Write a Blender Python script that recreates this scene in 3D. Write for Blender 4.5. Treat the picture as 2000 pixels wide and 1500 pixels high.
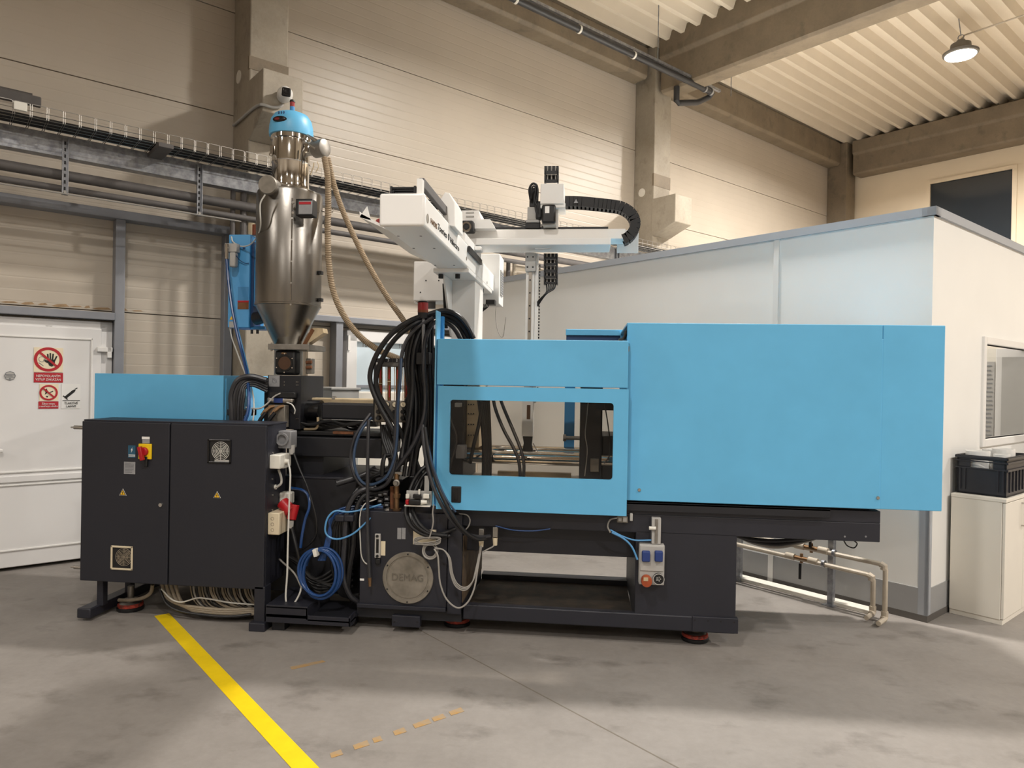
import bpy, bmesh, math, random
from mathutils import Vector, Matrix
random.seed(7)
for o in list(bpy.data.objects): bpy.data.objects.remove(o)
SC = bpy.context.scene
COL = SC.collection

# ------------------------------------------------------------------ camera
# world axes follow the machine: X along it, Y away from the viewer, Z up
F_PX = 1361.26
def _axes():
    p, r, yw = math.radians(.2225), math.radians(-1.0206), math.radians(6.151)
    f = Vector((0, math.cos(p), -math.sin(p))); u = Vector((0, math.sin(p), math.cos(p))); x = Vector((1, 0, 0))
    a = [x*math.cos(r) - u*math.sin(r), x*math.sin(r) + u*math.cos(r), f]
    R = Matrix.Rotation(yw, 3, 'Z')
    return [R @ v for v in a]
CR, CU, CF = _axes()
EYE = Vector((0, 0, 1.6))
cam_d = bpy.data.cameras.new('camera'); cam = bpy.data.objects.new('camera', cam_d); COL.objects.link(cam)
cam_d.sensor_fit = 'HORIZONTAL'; cam_d.sensor_width = 36; cam_d.lens = F_PX/2000*36; cam_d.clip_start = .05
m = Matrix((CR, CU, -CF)).transposed().to_4x4(); m.translation = EYE
cam.matrix_world = m
SC.camera = cam

# ------------------------------------------------------------------ world, exposure
SC.view_settings.view_transform = 'Standard'; SC.view_settings.look = 'None'
SC.view_settings.gamma = 1; SC.view_settings.use_curve_mapping = False
SC.view_settings.exposure = -0.1
SC.cycles.use_denoising = True
SC.cycles.max_bounces = 6; SC.cycles.diffuse_bounces = 3; SC.cycles.glossy_bounces = 3; SC.cycles.transparent_max_bounces = 6
SC.cycles.use_adaptive_sampling = True; SC.cycles.adaptive_threshold = .1
W = bpy.data.worlds.new('hall_ambient'); SC.world = W; W.use_nodes = True
W.node_tree.nodes['Background'].inputs[0].default_value = (1, .96, .92, 1)
W.node_tree.nodes['Background'].inputs[1].default_value = .27

# hall frame: h along the long wall, q towards that wall
HANG = math.radians(45.85)
HM = Matrix.Rotation(HANG, 4, 'Z')
def HV(h, q, z): return HM @ Vector((h, q, z))

# high-bay lamps of the hall (the lamp bodies are built further down)
LAMPS = [(4.95, 3.5, 6.1), (10.6, 3.43, 6.1), (-.7, .95, 6.1), (5.4, -3.2, 6.1), (-.5, -4.6, 6.1), (11.0, -3.4, 6.1), (-6.2, 3.4, 6.1), (-6.2, -3.6, 6.1)]
LPOW = [320, 660, 190, 340, 320, 420, 160, 220]
LSPR = [2.75] + [2.86]*7
for (h, q, z), w, sprd in zip(LAMPS, LPOW, LSPR):
    ld = bpy.data.lights.new('high_bay_light', 'AREA'); ld.shape = 'DISK'; ld.size = .36
    ld.energy = w; ld.spread = sprd; ld.color = (1, .95, .89)
    lo = bpy.data.objects.new('high_bay_light', ld); COL.objects.link(lo); lo.location = HV(h, q, z - .022)

# ------------------------------------------------------------------ helpers
def ray(px, py): return (px - 1000)/F_PX*CR - (py - 750)/F_PX*CU + CF
def at(px, py, Y):
    d = ray(px, py); return EYE + d*(Y/d.y)
def fl(px, py, z=0.0):
    d = ray(px, py); return EYE + d*((z - EYE.z)/d.z)
HI = HM.inverted()
def atq(px, py, q):                      # point of the plane q in hall coordinates
    d = HI.to_3x3() @ ray(px, py); return EYE + d*(q/d.y)
def ath(px, py, h):
    d = HI.to_3x3() @ ray(px, py); return EYE + d*(h/d.x)
def rect(x0, y0, x1, y1, Y):
    ym, xm = (y0+y1)/2, (x0+x1)/2
    return at(x0, ym, Y).x, at(x1, ym, Y).x, at(xm, y1, Y).z, at(xm, y0, Y).z

def srgb(c):
    if isinstance(c, str): c = tuple(int(c[i:i+2], 16) for i in (0, 2, 4))
    return tuple(((v/255)/12.92 if v/255 <= .04045 else ((v/255+.055)/1.055)**2.4) for v in c)

MATS = {}
def mat(name, c, rough=.5, metal=0., var=0., scale=6., bump=0., bscale=60., c2=None, emit=0., alpha=1., trans=0., aniso=0., coat=0., spec=.5, stretch=None):
    if name in MATS: return MATS[name]
    M = bpy.data.materials.new(name); M.use_nodes = True; nt = M.node_tree; B = nt.nodes['Principled BSDF']
    col = srgb(c); B.inputs['Base Color'].default_value = (*col, 1)
    B.inputs['Roughness'].default_value = rough; B.inputs['Metallic'].default_value = metal
    B.inputs['Specular IOR Level'].default_value = spec
    if alpha < 1: B.inputs['Alpha'].default_value = alpha
    if trans: B.inputs['Transmission Weight'].default_value = trans
    if coat: B.inputs['Coat Weight'].default_value = coat
    if aniso: B.inputs['Anisotropic'].default_value = aniso
    if emit:
        B.inputs['Emission Color'].default_value = (*col, 1); B.inputs['Emission Strength'].default_value = emit
    tc = nt.nodes.new('ShaderNodeTexCoord')
    vec = tc.outputs['Object']
    if stretch:
        mp = nt.nodes.new('ShaderNodeMapping'); mp.inputs['Scale'].default_value = stretch
        nt.links.new(vec, mp.inputs[0]); vec = mp.outputs[0]
    if var:
        n = nt.nodes.new('ShaderNodeTexNoise'); n.inputs['Scale'].default_value = scale; n.inputs['Detail'].default_value = 3
        n.inputs['Roughness'].default_value = .65
        nt.links.new(vec, n.inputs['Vector'])
        r = nt.nodes.new('ShaderNodeValToRGB')
        e = r.color_ramp.elements
        d = srgb(c2) if c2 else tuple(v*(1-var) for v in col)
        l = tuple(min(1, v*(1+var*.5)) for v in col) if not c2 else col
        e[0].position = .3; e[1].position = .7
        e[0].color = (*d, 1); e[1].color = (*l, 1)
        nt.links.new(n.outputs['Fac'], r.inputs[0]); nt.links.new(r.outputs[0], B.inputs['Base Color'])
    if bump:
        n2 = nt.nodes.new('ShaderNodeTexNoise'); n2.inputs['Scale'].default_value = bscale; n2.inputs['Detail'].default_value = 2
        nt.links.new(vec, n2.inputs['Vector'])
        b = nt.nodes.new('ShaderNodeBump'); b.inputs['Strength'].default_value = bump; b.inputs['Distance'].default_value = .01
        nt.links.new(n2.outputs['Fac'], b.inputs['Height']); nt.links.new(b.outputs[0], B.inputs['Normal'])
    MATS[name] = M
    return M

def smooth_mesh(me, ang=35):
    if len(me.polygons) == 0: return
    me.polygons.foreach_set('use_smooth', [True]*len(me.polygons))
    try: me.set_sharp_from_angle(angle=math.radians(ang))
    except Exception: pass

OFF = {}
class MB:
    def __init__(s, frame=None): s.v = []; s.f = []; s.M = frame
    def add(s, vs, fs):
        n = len(s.v); s.v += [Vector(v) for v in vs]; s.f += [tuple(i+n for i in f) for f in fs]; return s
    def box(s, x0, x1, y0, y1, z0, z1):
        if x0 > x1: x0, x1 = x1, x0
        if y0 > y1: y0, y1 = y1, y0
        if z0 > z1: z0, z1 = z1, z0
        return s.add([(x0,y0,z0),(x1,y0,z0),(x1,y1,z0),(x0,y1,z0),(x0,y0,z1),(x1,y0,z1),(x1,y1,z1),(x0,y1,z1)],
                     [(0,3,2,1),(4,5,6,7),(0,1,5,4),(1,2,6,5),(2,3,7,6),(3,0,4,7)])
    def fb(s, x0, y0, x1, y1, Y, depth):            # box whose front face covers a rectangle seen at distance Y
        a, b, c, d = rect(x0, y0, x1, y1, Y); return s.box(a, b, Y, Y+depth, c, d)
    def obox(s, c, ax, hs):
        c = Vector(c); a = [Vector(v).normalized()*h for v, h in zip(ax, hs)]
        vs = [c + sx*a[0] + sy*a[1] + sz*a[2] for sz in (-1, 1) for sx, sy in ((-1,-1),(1,-1),(1,1),(-1,1))]
        return s.add(vs, [(0,3,2,1),(4,5,6,7),(0,1,5,4),(1,2,6,5),(2,3,7,6),(3,0,4,7)])
    def bar(s, p0, p1, w, h, up=(0,0,1)):
        p0, p1 = Vector(p0), Vector(p1); d = p1-p0; u = Vector(up); sd = d.cross(u)
        if sd.length < 1e-5: sd = d.cross(Vector((1,0,0)))
        sd.normalize(); uu = sd.cross(d).normalized()
        return s.obox((p0+p1)/2, (d, sd, uu), (d.length/2, w/2, h/2))
    def cyl(s, p0, p1, r0, r1=None, seg=16, caps=True):
        p0, p1 = Vector(p0), Vector(p1); r1 = r0 if r1 is None else r1
        d = (p1-p0).normalized(); a = d.orthogonal().normalized(); b = d.cross(a)
        vs = []; fs = []
        for p, r in ((p0, r0), (p1, r1)):
            for i in range(seg):
                t = 2*math.pi*i/seg; vs.append(p + r*(math.cos(t)*a + math.sin(t)*b))
        for i in range(seg):
            j = (i+1) % seg; fs.append((i, j, seg+j, seg+i))
        if caps: fs.append(tuple(reversed(range(seg)))); fs.append(tuple(range(seg, 2*seg)))
        return s.add(vs, fs)
    def ring(s, c, ax, r0, r1, t, seg=24):          # flat annulus with thickness
        c, d = Vector(c), Vector(ax).normalized(); a = d.orthogonal().normalized(); b = d.cross(a)
        vs = []; fs = []
        for i in range(seg):
            th = 2*math.pi*i/seg; e = math.cos(th)*a + math.sin(th)*b
            vs += [c+r0*e-d*t/2, c+r1*e-d*t/2, c+r1*e+d*t/2, c+r0*e+d*t/2]
        for i in range(seg):
            j = (i+1) % seg
            for k in range(4):
                l = (k+1) % 4; fs.append((i*4+k, i*4+l, j*4+l, j*4+k))
        return s.add(vs, fs)
    def lathe(s, prof, c=(0,0,0), ax=(0,0,1), seg=32, cap=True):
        c, d = Vector(c), Vector(ax).normalized(); a = d.orthogonal().normalized(); b = d.cross(a)
        vs = []; fs = []
        for r, z in prof:
            for i in range(seg):
                t = 2*math.pi*i/seg; vs.append(c + d*z + r*(math.cos(t)*a + math.sin(t)*b))
        for k in range(len(prof)-1):
            for i in range(seg):
                j = (i+1) % seg; fs.append((k*seg+i, k*seg+j, (k+1)*seg+j, (k+1)*seg+i))
        if cap:
            fs.append(tuple(reversed(range(seg)))); n = (len(prof)-1)*seg; fs.append(tuple(range(n, n+seg)))
        return s.add(vs, fs)
    def tube(s, pts, r, seg=8, radii=None, cap=True):
        pts = [Vector(p) for p in pts]; n = len(pts); vs = []; fs = []
        t0 = (pts[1]-pts[0]).normalized(); a = t0.orthogonal().normalized()
        for i, p in enumerate(pts):
            t = (pts[min(i+1, n-1)] - pts[max(i-1, 0)]).normalized()
            a = (a - t*a.dot(t)); a = a.normalized() if a.length > 1e-6 else t.orthogonal().normalized()
            b = t.cross(a); rr = radii[i] if radii else r
            for k in range(seg):
                th = 2*math.pi*k/seg; vs.append(p + rr*(math.cos(th)*a + math.sin(th)*b))
        for i in range(n-1):
            for k in range(seg):
                l = (k+1) % seg; fs.append((i*seg+k, i*seg+l, (i+1)*seg+l, (i+1)*seg+k))
        if cap: fs.append(tuple(reversed(range(seg)))); fs.append(tuple(range((n-1)*seg, n*seg)))
        return s.add(vs, fs)
    def prism(s, poly, off):                         # polygon of 3D points pushed along a vector
        n = len(poly); off = Vector(off); p = [Vector(v) for v in poly]
        return s.add(p + [v+off for v in p], [tuple(range(n)), tuple(reversed(range(n, 2*n)))] + [(i, i+n, (i+1) % n+n, (i+1) % n) for i in range(n)])
    def ball(s, c, r, seg=12, sc=(1,1,1)):
        prof = []
        c = Vector(c); vs = []; fs = []; m_ = seg//2
        for k in range(m_+1):
            ph = math.pi*k/m_
            for i in range(seg):
                t = 2*math.pi*i/seg; vs.append(c + Vector((sc[0]*r*math.sin(ph)*math.cos(t), sc[1]*r*math.sin(ph)*math.sin(t), sc[2]*r*math.cos(ph))))
        for k in range(m_):
            for i in range(seg):
                j = (i+1) % seg; fs.append((k*seg+i, (k+1)*seg+i, (k+1)*seg+j, k*seg+j))
        return s.add(vs, fs)
    def grid(s, o, u, v, nu, nv):
        o, u, v = Vector(o), Vector(u), Vector(v)
        vs = [o+u*i/nu+v*j/nv for j in range(nv+1) for i in range(nu+1)]
        return s.add(vs, [(j*(nu+1)+i, j*(nu+1)+i+1, (j+1)*(nu+1)+i+1, (j+1)*(nu+1)+i) for j in range(nv) for i in range(nu)])
    def build(s, name, material, parent=None, bevel=0., label=None, smooth=35, seg=2):
        vs = [s.M @ v for v in s.v] if s.M else s.v
        off = OFF.get(parent.name, Vector((0,0,0))) if parent else None
        if off is None:                              # a thing of its own: origin at its base
            xs = [v.x for v in vs]; ys = [v.y for v in vs]; zs = [v.z for v in vs]
            off = Vector(((min(xs)+max(xs))/2, (min(ys)+max(ys))/2, min(zs)))
        me = bpy.data.meshes.new(name); me.from_pydata([v-off for v in vs], [], s.f); me.update()
        bm = bmesh.new(); bm.from_mesh(me); bmesh.ops.recalc_face_normals(bm, faces=bm.faces); bm.to_mesh(me); bm.free()
        me.materials.append(MATS[material] if isinstance(material, str) else material)
        if smooth: smooth_mesh(me, smooth)
        o = bpy.data.objects.new(name, me); COL.objects.link(o)
        OFF[o.name] = off
        if parent: o.parent = parent
        else: o.location = off
        if bevel:
            b = o.modifiers.new('bevel', 'BEVEL'); b.width = bevel; b.segments = seg; b.limit_method = 'ANGLE'; b.angle_limit = math.radians(40)
        if label: o['label'] = label
        return o
def hall(): return MB(HM)
def thing(name, label, cat, loc=(0,0,0), group=None):
    o = bpy.data.objects.new(name, None); COL.objects.link(o); o.location = loc; o.empty_display_size = .1
    OFF[o.name] = Vector(loc); o['label'] = label; o['category'] = cat
    if group: o['group'] = group
    return o
def tag(o, label, cat, group=None):
    o['label'] = label; o['category'] = cat
    if group: o['group'] = group
    return o
def struct(o, label=None):
    o['kind'] = 'structure'
    if label: o['label'] = label
    return o
def sempty(name, loc, label=None):
    o = bpy.data.objects.new(name, None); COL.objects.link(o); o.location = loc; o.empty_display_size = .1
    OFF[o.name] = Vector(loc); return struct(o, label)
def spline(pts, n=6):
    P = [Vector(p) for p in pts]; P = [P[0]*2-P[1]] + P + [P[-1]*2-P[-2]]; out = []
    for i in range(1, len(P)-2):
        a, b, c, d = P[i-1:i+3]
        for k in range(n):
            t = k/n
            out.append(.5*((2*b)+(c-a)*t+(2*a-5*b+4*c-d)*t*t+(3*b-3*c+d-a)*t*t*t))
    out.append(P[-2]); return out
def path(pts, n=6): return spline([at(*p) for p in pts], n)
def text(name, body, size, o, xdir, ydir, material, parent, depth=.0008, align='CENTER', width=None):
    cu = bpy.data.curves.new(name, 'FONT'); cu.body = body; cu.size = size; cu.extrude = depth; cu.align_x = align; cu.align_y = 'CENTER'
    cu.resolution_u = 3
    t = bpy.data.objects.new(name, cu); COL.objects.link(t); bpy.context.view_layer.update()
    me = bpy.data.meshes.new_from_object(t.evaluated_get(bpy.context.evaluated_depsgraph_get()))
    bpy.data.objects.remove(t)
    x, y = Vector(xdir).normalized(), Vector(ydir).normalized(); z = x.cross(y)
    k = 1.
    if width:
        xs = [v.co.x for v in me.vertices]; k = width/max(1e-6, max(xs)-min(xs))
    off = OFF[parent.name]
    for v in me.vertices: v.co = Vector(o) + x*(v.co.x*k) + y*v.co.y + z*v.co.z - off
    me.materials.append(MATS[material])
    ob = bpy.data.objects.new(name, me); COL.objects.link(ob); ob.parent = parent; OFF[ob.name] = off
    return ob
def tx(name, body, size, px, py, Y, material, parent, width=None): return text(name, body, size, at(px, py, Y), (1,0,0), (0,0,1), material, parent, width=width)

# ------------------------------------------------------------------ materials
mat('blue', (100,181,225), .42, var=.05, scale=3, bump=.02, bscale=300)
mat('blue_pale', (118,186,222), .42, var=.06, scale=3)
mat('blue_strong', (52,136,196), .4, var=.06, scale=3)
mat('blue_dark', (30,62,104), .5)
mat('graphite', (35,36,45), .48, var=.12, scale=4, bump=.08, bscale=500)
mat('graphite_dark', (25,26,32), .5, var=.15, scale=5)
mat('graphite_door', (33,34,42), .5, var=.06, scale=2, bump=.12, bscale=700)
mat('black', (20,20,22), .5)
mat('black_gloss', (16,16,18), .25)
mat('rubber', (26,26,28), .42, var=.2, scale=20)
mat('rubber_grey', (48,48,52), .38, var=.2, scale=20)
mat('hose_blue_stripe', (46,66,92), .35)
mat('hose_blue', (24,64,118), .3, coat=.3)
mat('hose_lightblue', (84,146,196), .35)
mat('cable_grey', (150,146,140), .5)
mat('cable_white', (205,203,196), .45)
mat('cable_beige', (148,136,118), .55, var=.2, scale=30)
mat('white', (232,230,226), .4, var=.03, scale=2)
mat('white_warm', (228,222,210), .45, var=.03, scale=2)
mat('white_plastic', (225,222,212), .4)
mat('beige_plastic', (214,200,172), .5)
mat('grey_plastic', (128,128,130), .5)
mat('grey_light', (176,174,170), .5, var=.05)
mat('steel', (190,186,180), .28, metal=1., var=.12, scale=5, aniso=.4)
mat('chrome', (214,210,204), .09, metal=1., var=.12, scale=8)
mat('steel_dull', (150,146,140), .45, metal=.85, var=.2, scale=12)
mat('galvanised', (178,180,184), .38, metal=.65, var=.28, scale=16, c2=(128,130,136))
mat('galvanised_paint', (142,144,150), .5, metal=.25, var=.1, scale=4)
mat('alu_cast', (152,145,134), .5, metal=.35, var=.3, scale=7, c2=(112,106,96))
mat('alu_dark', (116,110,100), .6, metal=.3)
mat('brass', (138,108,78), .45, metal=.7, var=.35, scale=20)
mat('rust', (120,76,48), .8, var=.4, scale=30)
mat('red', (172,24,32), .4)
mat('red_dark', (150,16,24), .35, coat=.5)
mat('red_pad', (196,70,52), .7, var=.5, scale=40, c2=(70,40,34))
mat('orange_lens', (120,58,30), .3)
mat('yellow', (240,200,20), .4)
mat('print_black', (24,22,20), .6)
mat('print_white', (238,236,232), .6)
mat('print_grey', (120,122,126), .6)
mat('label_silver', (150,150,152), .5, var=.1, scale=40)
mat('label_yellow', (236,186,40), .5)
mat('label_blue', (38,84,108), .5)
mat('sign_cream', (232,218,188), .6)
mat('sign_red', (176,28,40), .55)
mat('socket_blue', (34,58,120), .45)
mat('socket_orange', (170,80,44), .5)
mat('dirt_pan', (70,58,46), .75, var=.5, scale=9, c2=(38,34,30))
mat('stained_plate', (120,100,78), .7, var=.45, scale=6, c2=(64,54,44))
mat('cream_steel', (196,176,142), .5, var=.2, scale=9)
mat('ribbed_hose', (158,140,116), .5)
mat('tube_brown', (120,78,48), .25, var=.3, scale=14)
mat('pipe_dark', (88,84,82), .65, var=.15, scale=10)
mat('pipe_beige', (190,178,160), .5, var=.1, scale=12)
mat('lamp_lens', (255,250,240), .5, emit=30)
mat('lamp_body', (120,116,110), .5, metal=.4)
mat('tinted', (210,205,196), .06, trans=1., spec=.5)
mat('glass_dark', (52,58,64), .08, spec=.6, var=.1, scale=1)
mat('mesh_steel', (158,154,148), .35, metal=1.)
mat('amber', (70,42,24), .12, coat=.6)
mat('lens_red_off', (120,24,20), .3)
# ---- special materials
def pane_mat(name, tint, gloss=.08):
    M = bpy.data.materials.new(name); M.use_nodes = True; nt = M.node_tree; nt.nodes.clear()
    o = nt.nodes.new('ShaderNodeOutputMaterial'); t = nt.nodes.new('ShaderNodeBsdfTransparent'); g = nt.nodes.new('ShaderNodeBsdfGlossy')
    t.inputs[0].default_value = (*tint, 1); g.inputs['Roughness'].default_value = .04; g.inputs['Color'].default_value = (.9, .9, .9, 1)
    f = nt.nodes.new('ShaderNodeFresnel'); f.inputs[0].default_value = 1.4
    mx = nt.nodes.new('ShaderNodeMixShader'); ge = nt.nodes.new('ShaderNodeNewGeometry')
    iv = nt.nodes.new('ShaderNodeMath'); iv.operation = 'SUBTRACT'; iv.inputs[0].default_value = 1; nt.links.new(ge.outputs['Backfacing'], iv.inputs[1])
    ml = nt.nodes.new('ShaderNodeMath'); ml.operation = 'MULTIPLY'; nt.links.new(iv.outputs[0], ml.inputs[0]); nt.links.new(f.outputs[0], ml.inputs[1])
    nt.links.new(ml.outputs[0], mx.inputs[0]); nt.links.new(t.outputs[0], mx.inputs[1]); nt.links.new(g.outputs[0], mx.inputs[2])
    nt.links.new(mx.outputs[0], o.inputs[0]); MATS[name] = M
pane_mat('plexi', (.93, .90, .86))
pane_mat('clear_pane', (.88, .88, .87))
def panel_mat(name, c):
    M = mat(name, c, .38, var=.05, scale=1.2, spec=.4); nt = M.node_tree; B = nt.nodes['Principled BSDF']
    g = nt.nodes.new('ShaderNodeNewGeometry'); sp = nt.nodes.new('ShaderNodeSeparateXYZ'); nt.links.new(g.outputs['Position'], sp.inputs[0])
    a = nt.nodes.new('ShaderNodeMath'); a.operation = 'DIVIDE'; a.inputs[1].default_value = .0993; nt.links.new(sp.outputs[2], a.inputs[0])
    b = nt.nodes.new('ShaderNodeMath'); b.operation = 'FRACT'; nt.links.new(a.outputs[0], b.inputs[0])
    r = nt.nodes.new('ShaderNodeValToRGB'); e = r.color_ramp.elements
    e[0].position = 0; e[0].color = (0,0,0,1); e[1].position = .09; e[1].color = (1,1,1,1)
    x = e.new(.91); x.color = (1,1,1,1); x = e.new(1.); x.color = (0,0,0,1)
    nt.links.new(b.outputs[0], r.inputs[0])
    bp = nt.nodes.new('ShaderNodeBump'); bp.inputs['Strength'].default_value = .4; bp.inputs['Distance'].default_value = .003
    nt.links.new(r.outputs[0], bp.inputs['Height']); nt.links.new(bp.outputs[0], B.inputs['Normal'])
    return M
panel_mat('wall_panel', (190,179,164))
mat('plaster', (238,222,196), .75, var=.04, scale=1.5, bump=.08, bscale=40)
mat('office_panel', (240,239,235), .45, var=.03, scale=1.)
mat('office_grey', (160,160,160), .5, var=.06, scale=3)
mat('office_trim', (170,174,180), .45)
mat('dark_base', (96,92,88), .6)
mat('roof_sheet', (228,216,196), .45, var=.04, scale=2)
mat('door_white', (226,224,222), .4, var=.02, scale=1)
mat('seam', (112,104,94), .8)
mat('tape_yellow', (238,204,16), .5, var=.08, scale=8)
mat('tape_worn', (168,128,66), .75, var=.35, scale=14, c2=(150,136,116))
mat('dark_patch', (66,62,58), .7, var=.15, scale=10)
def concrete_mat(name, c, c2, stain, s=1.):
    M = mat(name, c, .8); nt = M.node_tree; B = nt.nodes['Principled BSDF']
    g = nt.nodes.new('ShaderNodeNewGeometry')
    def noise(sc, det=4, ro=.6, stretch=None):
        n = nt.nodes.new('ShaderNodeTexNoise'); n.inputs['Scale'].default_value = sc; n.inputs['Detail'].default_value = det; n.inputs['Roughness'].default_value = ro
        v = g.outputs['Position']
        if stretch:
            mp = nt.nodes.new('ShaderNodeMapping'); mp.inputs['Scale'].default_value = stretch; nt.links.new(v, mp.inputs[0]); v = mp.outputs[0]
        nt.links.new(v, n.inputs['Vector']); return n.outputs['Fac']
    def ramp(f, p0, p1, a, b):
        r = nt.nodes.new('ShaderNodeValToRGB'); e = r.color_ramp.elements; e[0].position = p0; e[1].position = p1; e[0].color = (*a, 1); e[1].color = (*b, 1)
        nt.links.new(f, r.inputs[0]); return r.outputs[0]
    def mixc(f, a, b):
        m_ = nt.nodes.new('ShaderNodeMix'); m_.data_type = 'RGBA'; nt.links.new(f, m_.inputs[0]); nt.links.new(a, m_.inputs[6]); nt.links.new(b, m_.inputs[7]); return m_.outputs[2]
    base = ramp(noise(1.6*s), .32, .68, srgb(c2), srgb(c))
    fine = ramp(noise(22*s, 5, .7), .35, .7, tuple(v*.82 for v in srgb(c)), tuple(min(1, v*1.06) for v in srgb(c)))
    half = nt.nodes.new('ShaderNodeValue'); half.outputs[0].default_value = .4
    c1 = mixc(half.outputs[0], base, fine)
    st = nt.nodes.new('ShaderNodeRGB'); st.outputs[0].default_value = (*srgb(stain), 1)
    k = ramp(noise(2.6*s, 6, .6, (1, 1.5, 1)), .56, .72, (0,0,0), (.62,.62,.62))
    c3 = mixc(k, c1, st.outputs[0])
    nt.links.new(c3, B.inputs['Base Color'])
    rr = ramp(noise(2.3*s), .3, .7, (.5,.5,.5), (.72,.72,.72)); nt.links.new(rr, B.inputs['Roughness'])
    bp = nt.nodes.new('ShaderNodeBump'); bp.inputs['Strength'].default_value = .12; bp.inputs['Distance'].default_value = .004
    nt.links.new(noise(60*s, 2), bp.inputs['Height']); nt.links.new(bp.outputs[0], B.inputs['Normal'])
    return M
concrete_mat('floor_concrete', (146,140,134), (122,116,110), (92,86,80))
concrete_mat('concrete', (170,160,144), (140,130,114), (112,104,92), 1.6)
concrete_mat('concrete_dark', (138,124,104), (112,100,84), (96,86,72), 1.6)

# ------------------------------------------------------------------ setting: floor, ceiling, walls
fo = hall().box(-9, 15.5, -9, 7.2, -.12, 0).build('floor', 'floor_concrete', smooth=0); struct(fo, 'worn grey polished concrete hall floor')
hall().box(2.404, 2.412, -8.9, 6.9, -.05, .0006).build('expansion_joint', 'seam', fo, smooth=0)
hall().box(-8.5, 15, .0, .008, -.05, .0006).build('expansion_joint', 'seam', fo, smooth=0)
# ceiling of trapezoidal sheet, ribs parallel to the long wall
def roofz(q): return 6.56 + .02*(6.6 - q)
cb = hall(); q = -9.0; pts = []
while q < 7.0:
    for dq, dz in ((0, 0), (.055, 0), (.10, .125), (.215, .125)):
        pts.append((q+dq, roofz(q+dq)+dz))
    q += .26
vs = []; fs = []
for h in (-9, 15.2):
    for a, z in pts: vs.append((h, a, z))
n = len(pts)
fs = [(i, i+1, n+i+1, n+i) for i in range(n-1)]
cb.add(vs, fs)
co = cb.build('ceiling', 'roof_sheet', smooth=0); struct(co, 'cream trapezoidal sheet ceiling')
md = co.modifiers.new('thickness', 'SOLIDIFY'); md.thickness = .004
hall().box(-9, 15.2, -9, 7.2, 6.95, 7.05).build('roof_deck', 'roof_sheet', co, smooth=0)

# long wall of horizontal sandwich panels, each panel its own piece
wl = sempty('wall_left', HV(3, 7.0, 0), 'long wall of cream sandwich panels with fine horizontal lines')
zs = [.0, .16, 1.155, 2.15, 3.14, 4.13, 5.125, 6.12, 7.0]
bays = [(-8.9, -3.6), (-3.6, 2.4), (2.4, 8.3), (8.3, 14.6)]
for h0, h1 in bays:
    for z0, z1 in zip(zs, zs[1:]):
        hall().box(h0+.004, h1-.004, 6.975, 7.07, z0+.004, z1-.004).build('wall_panel', 'wall_panel', wl, bevel=.002, smooth=0, seg=1)
hall().box(-8.9, 14.6, 7.0, 7.06, 0, 7.0).build('panel_joint', 'seam', wl, smooth=0)

# rest of the hall shell behind the viewer
struct(hall().box(-9.1, 14.7, -9.1, -9.0, 0, 7).build('wall_back', 'wall_panel', smooth=0), 'cream panel wall behind the viewer')
struct(hall().box(-9.1, -9.0, -9.0, 7.07, 0, 7).build('wall_side', 'wall_panel', smooth=0), 'cream panel wall at the near end of the hall')
mat('wall_stain', (168,140,106), .8, var=.3, scale=20)
h = -.5
while h < 1.45:
    L = .04+.12*random.random(); z = 2.162+.012*random.random(); t = .008+.014*random.random()
    hall().prism([(h, 6.9735, z), (h+L*.3, 6.9735, z-t*.4), (h+L, 6.9735, z+t*.1), (h+L*.8, 6.9735, z+t), (h+L*.3, 6.9735, z+t*.7)], (0, .001, 0)).build('damp_stain', 'wall_stain', wl, smooth=0)
    h += L+.03*random.random()
# end wall with window
EW = 14.62
we = sempty('wall_end', HV(EW, 3, 0), 'plastered beige end wall under a concrete beam')
w0 = ath(1817, 400, EW); w1 = ath(1977, 400, EW); wt0 = ath(1817, 356, EW).z; wt1 = ath(1977, 335, EW).z
wq0, wq1, wz1, wz0 = w1.y, w0.y, (wt0+wt1)/2, 3.95
hall().box(EW, EW+.12, wq1, 7.07, 0, 6.95).box(EW, EW+.12, -8.9, wq0, 0, 6.95).box(EW, EW+.12, wq0, wq1, 0, wz0).box(EW, EW+.12, wq0, wq1, wz1, 6.95).build('wall_surface', 'plaster', we, smooth=0)
win = sempty('window_1', HV(EW, (wq0+wq1)/2, wz0), 'dark interior window high in the end wall')
t = .07
hall().box(EW-.03, EW+.03, wq0-t, wq0, wz0-t, wz1+t).box(EW-.03, EW+.03, wq1, wq1+t, wz0-t, wz1+t).box(EW-.03, EW+.03, wq0, wq1, wz1, wz1+t).box(EW-.03, EW+.03, wq0, wq1, wz0-t, wz0).build('window_frame', 'plaster', win, smooth=0)
hall().box(EW+.02, EW+.03, wq0, wq1, wz0, wz1).build('pane', 'glass_dark', win, smooth=0)
hall().box(EW+.035, EW+.04, wq1-.75, wq1-.12, wz1-.34, wz1-.2).build('grey_box_behind', 'grey_plastic', win, smooth=0)  # flat grey box just behind the window pane

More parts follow.
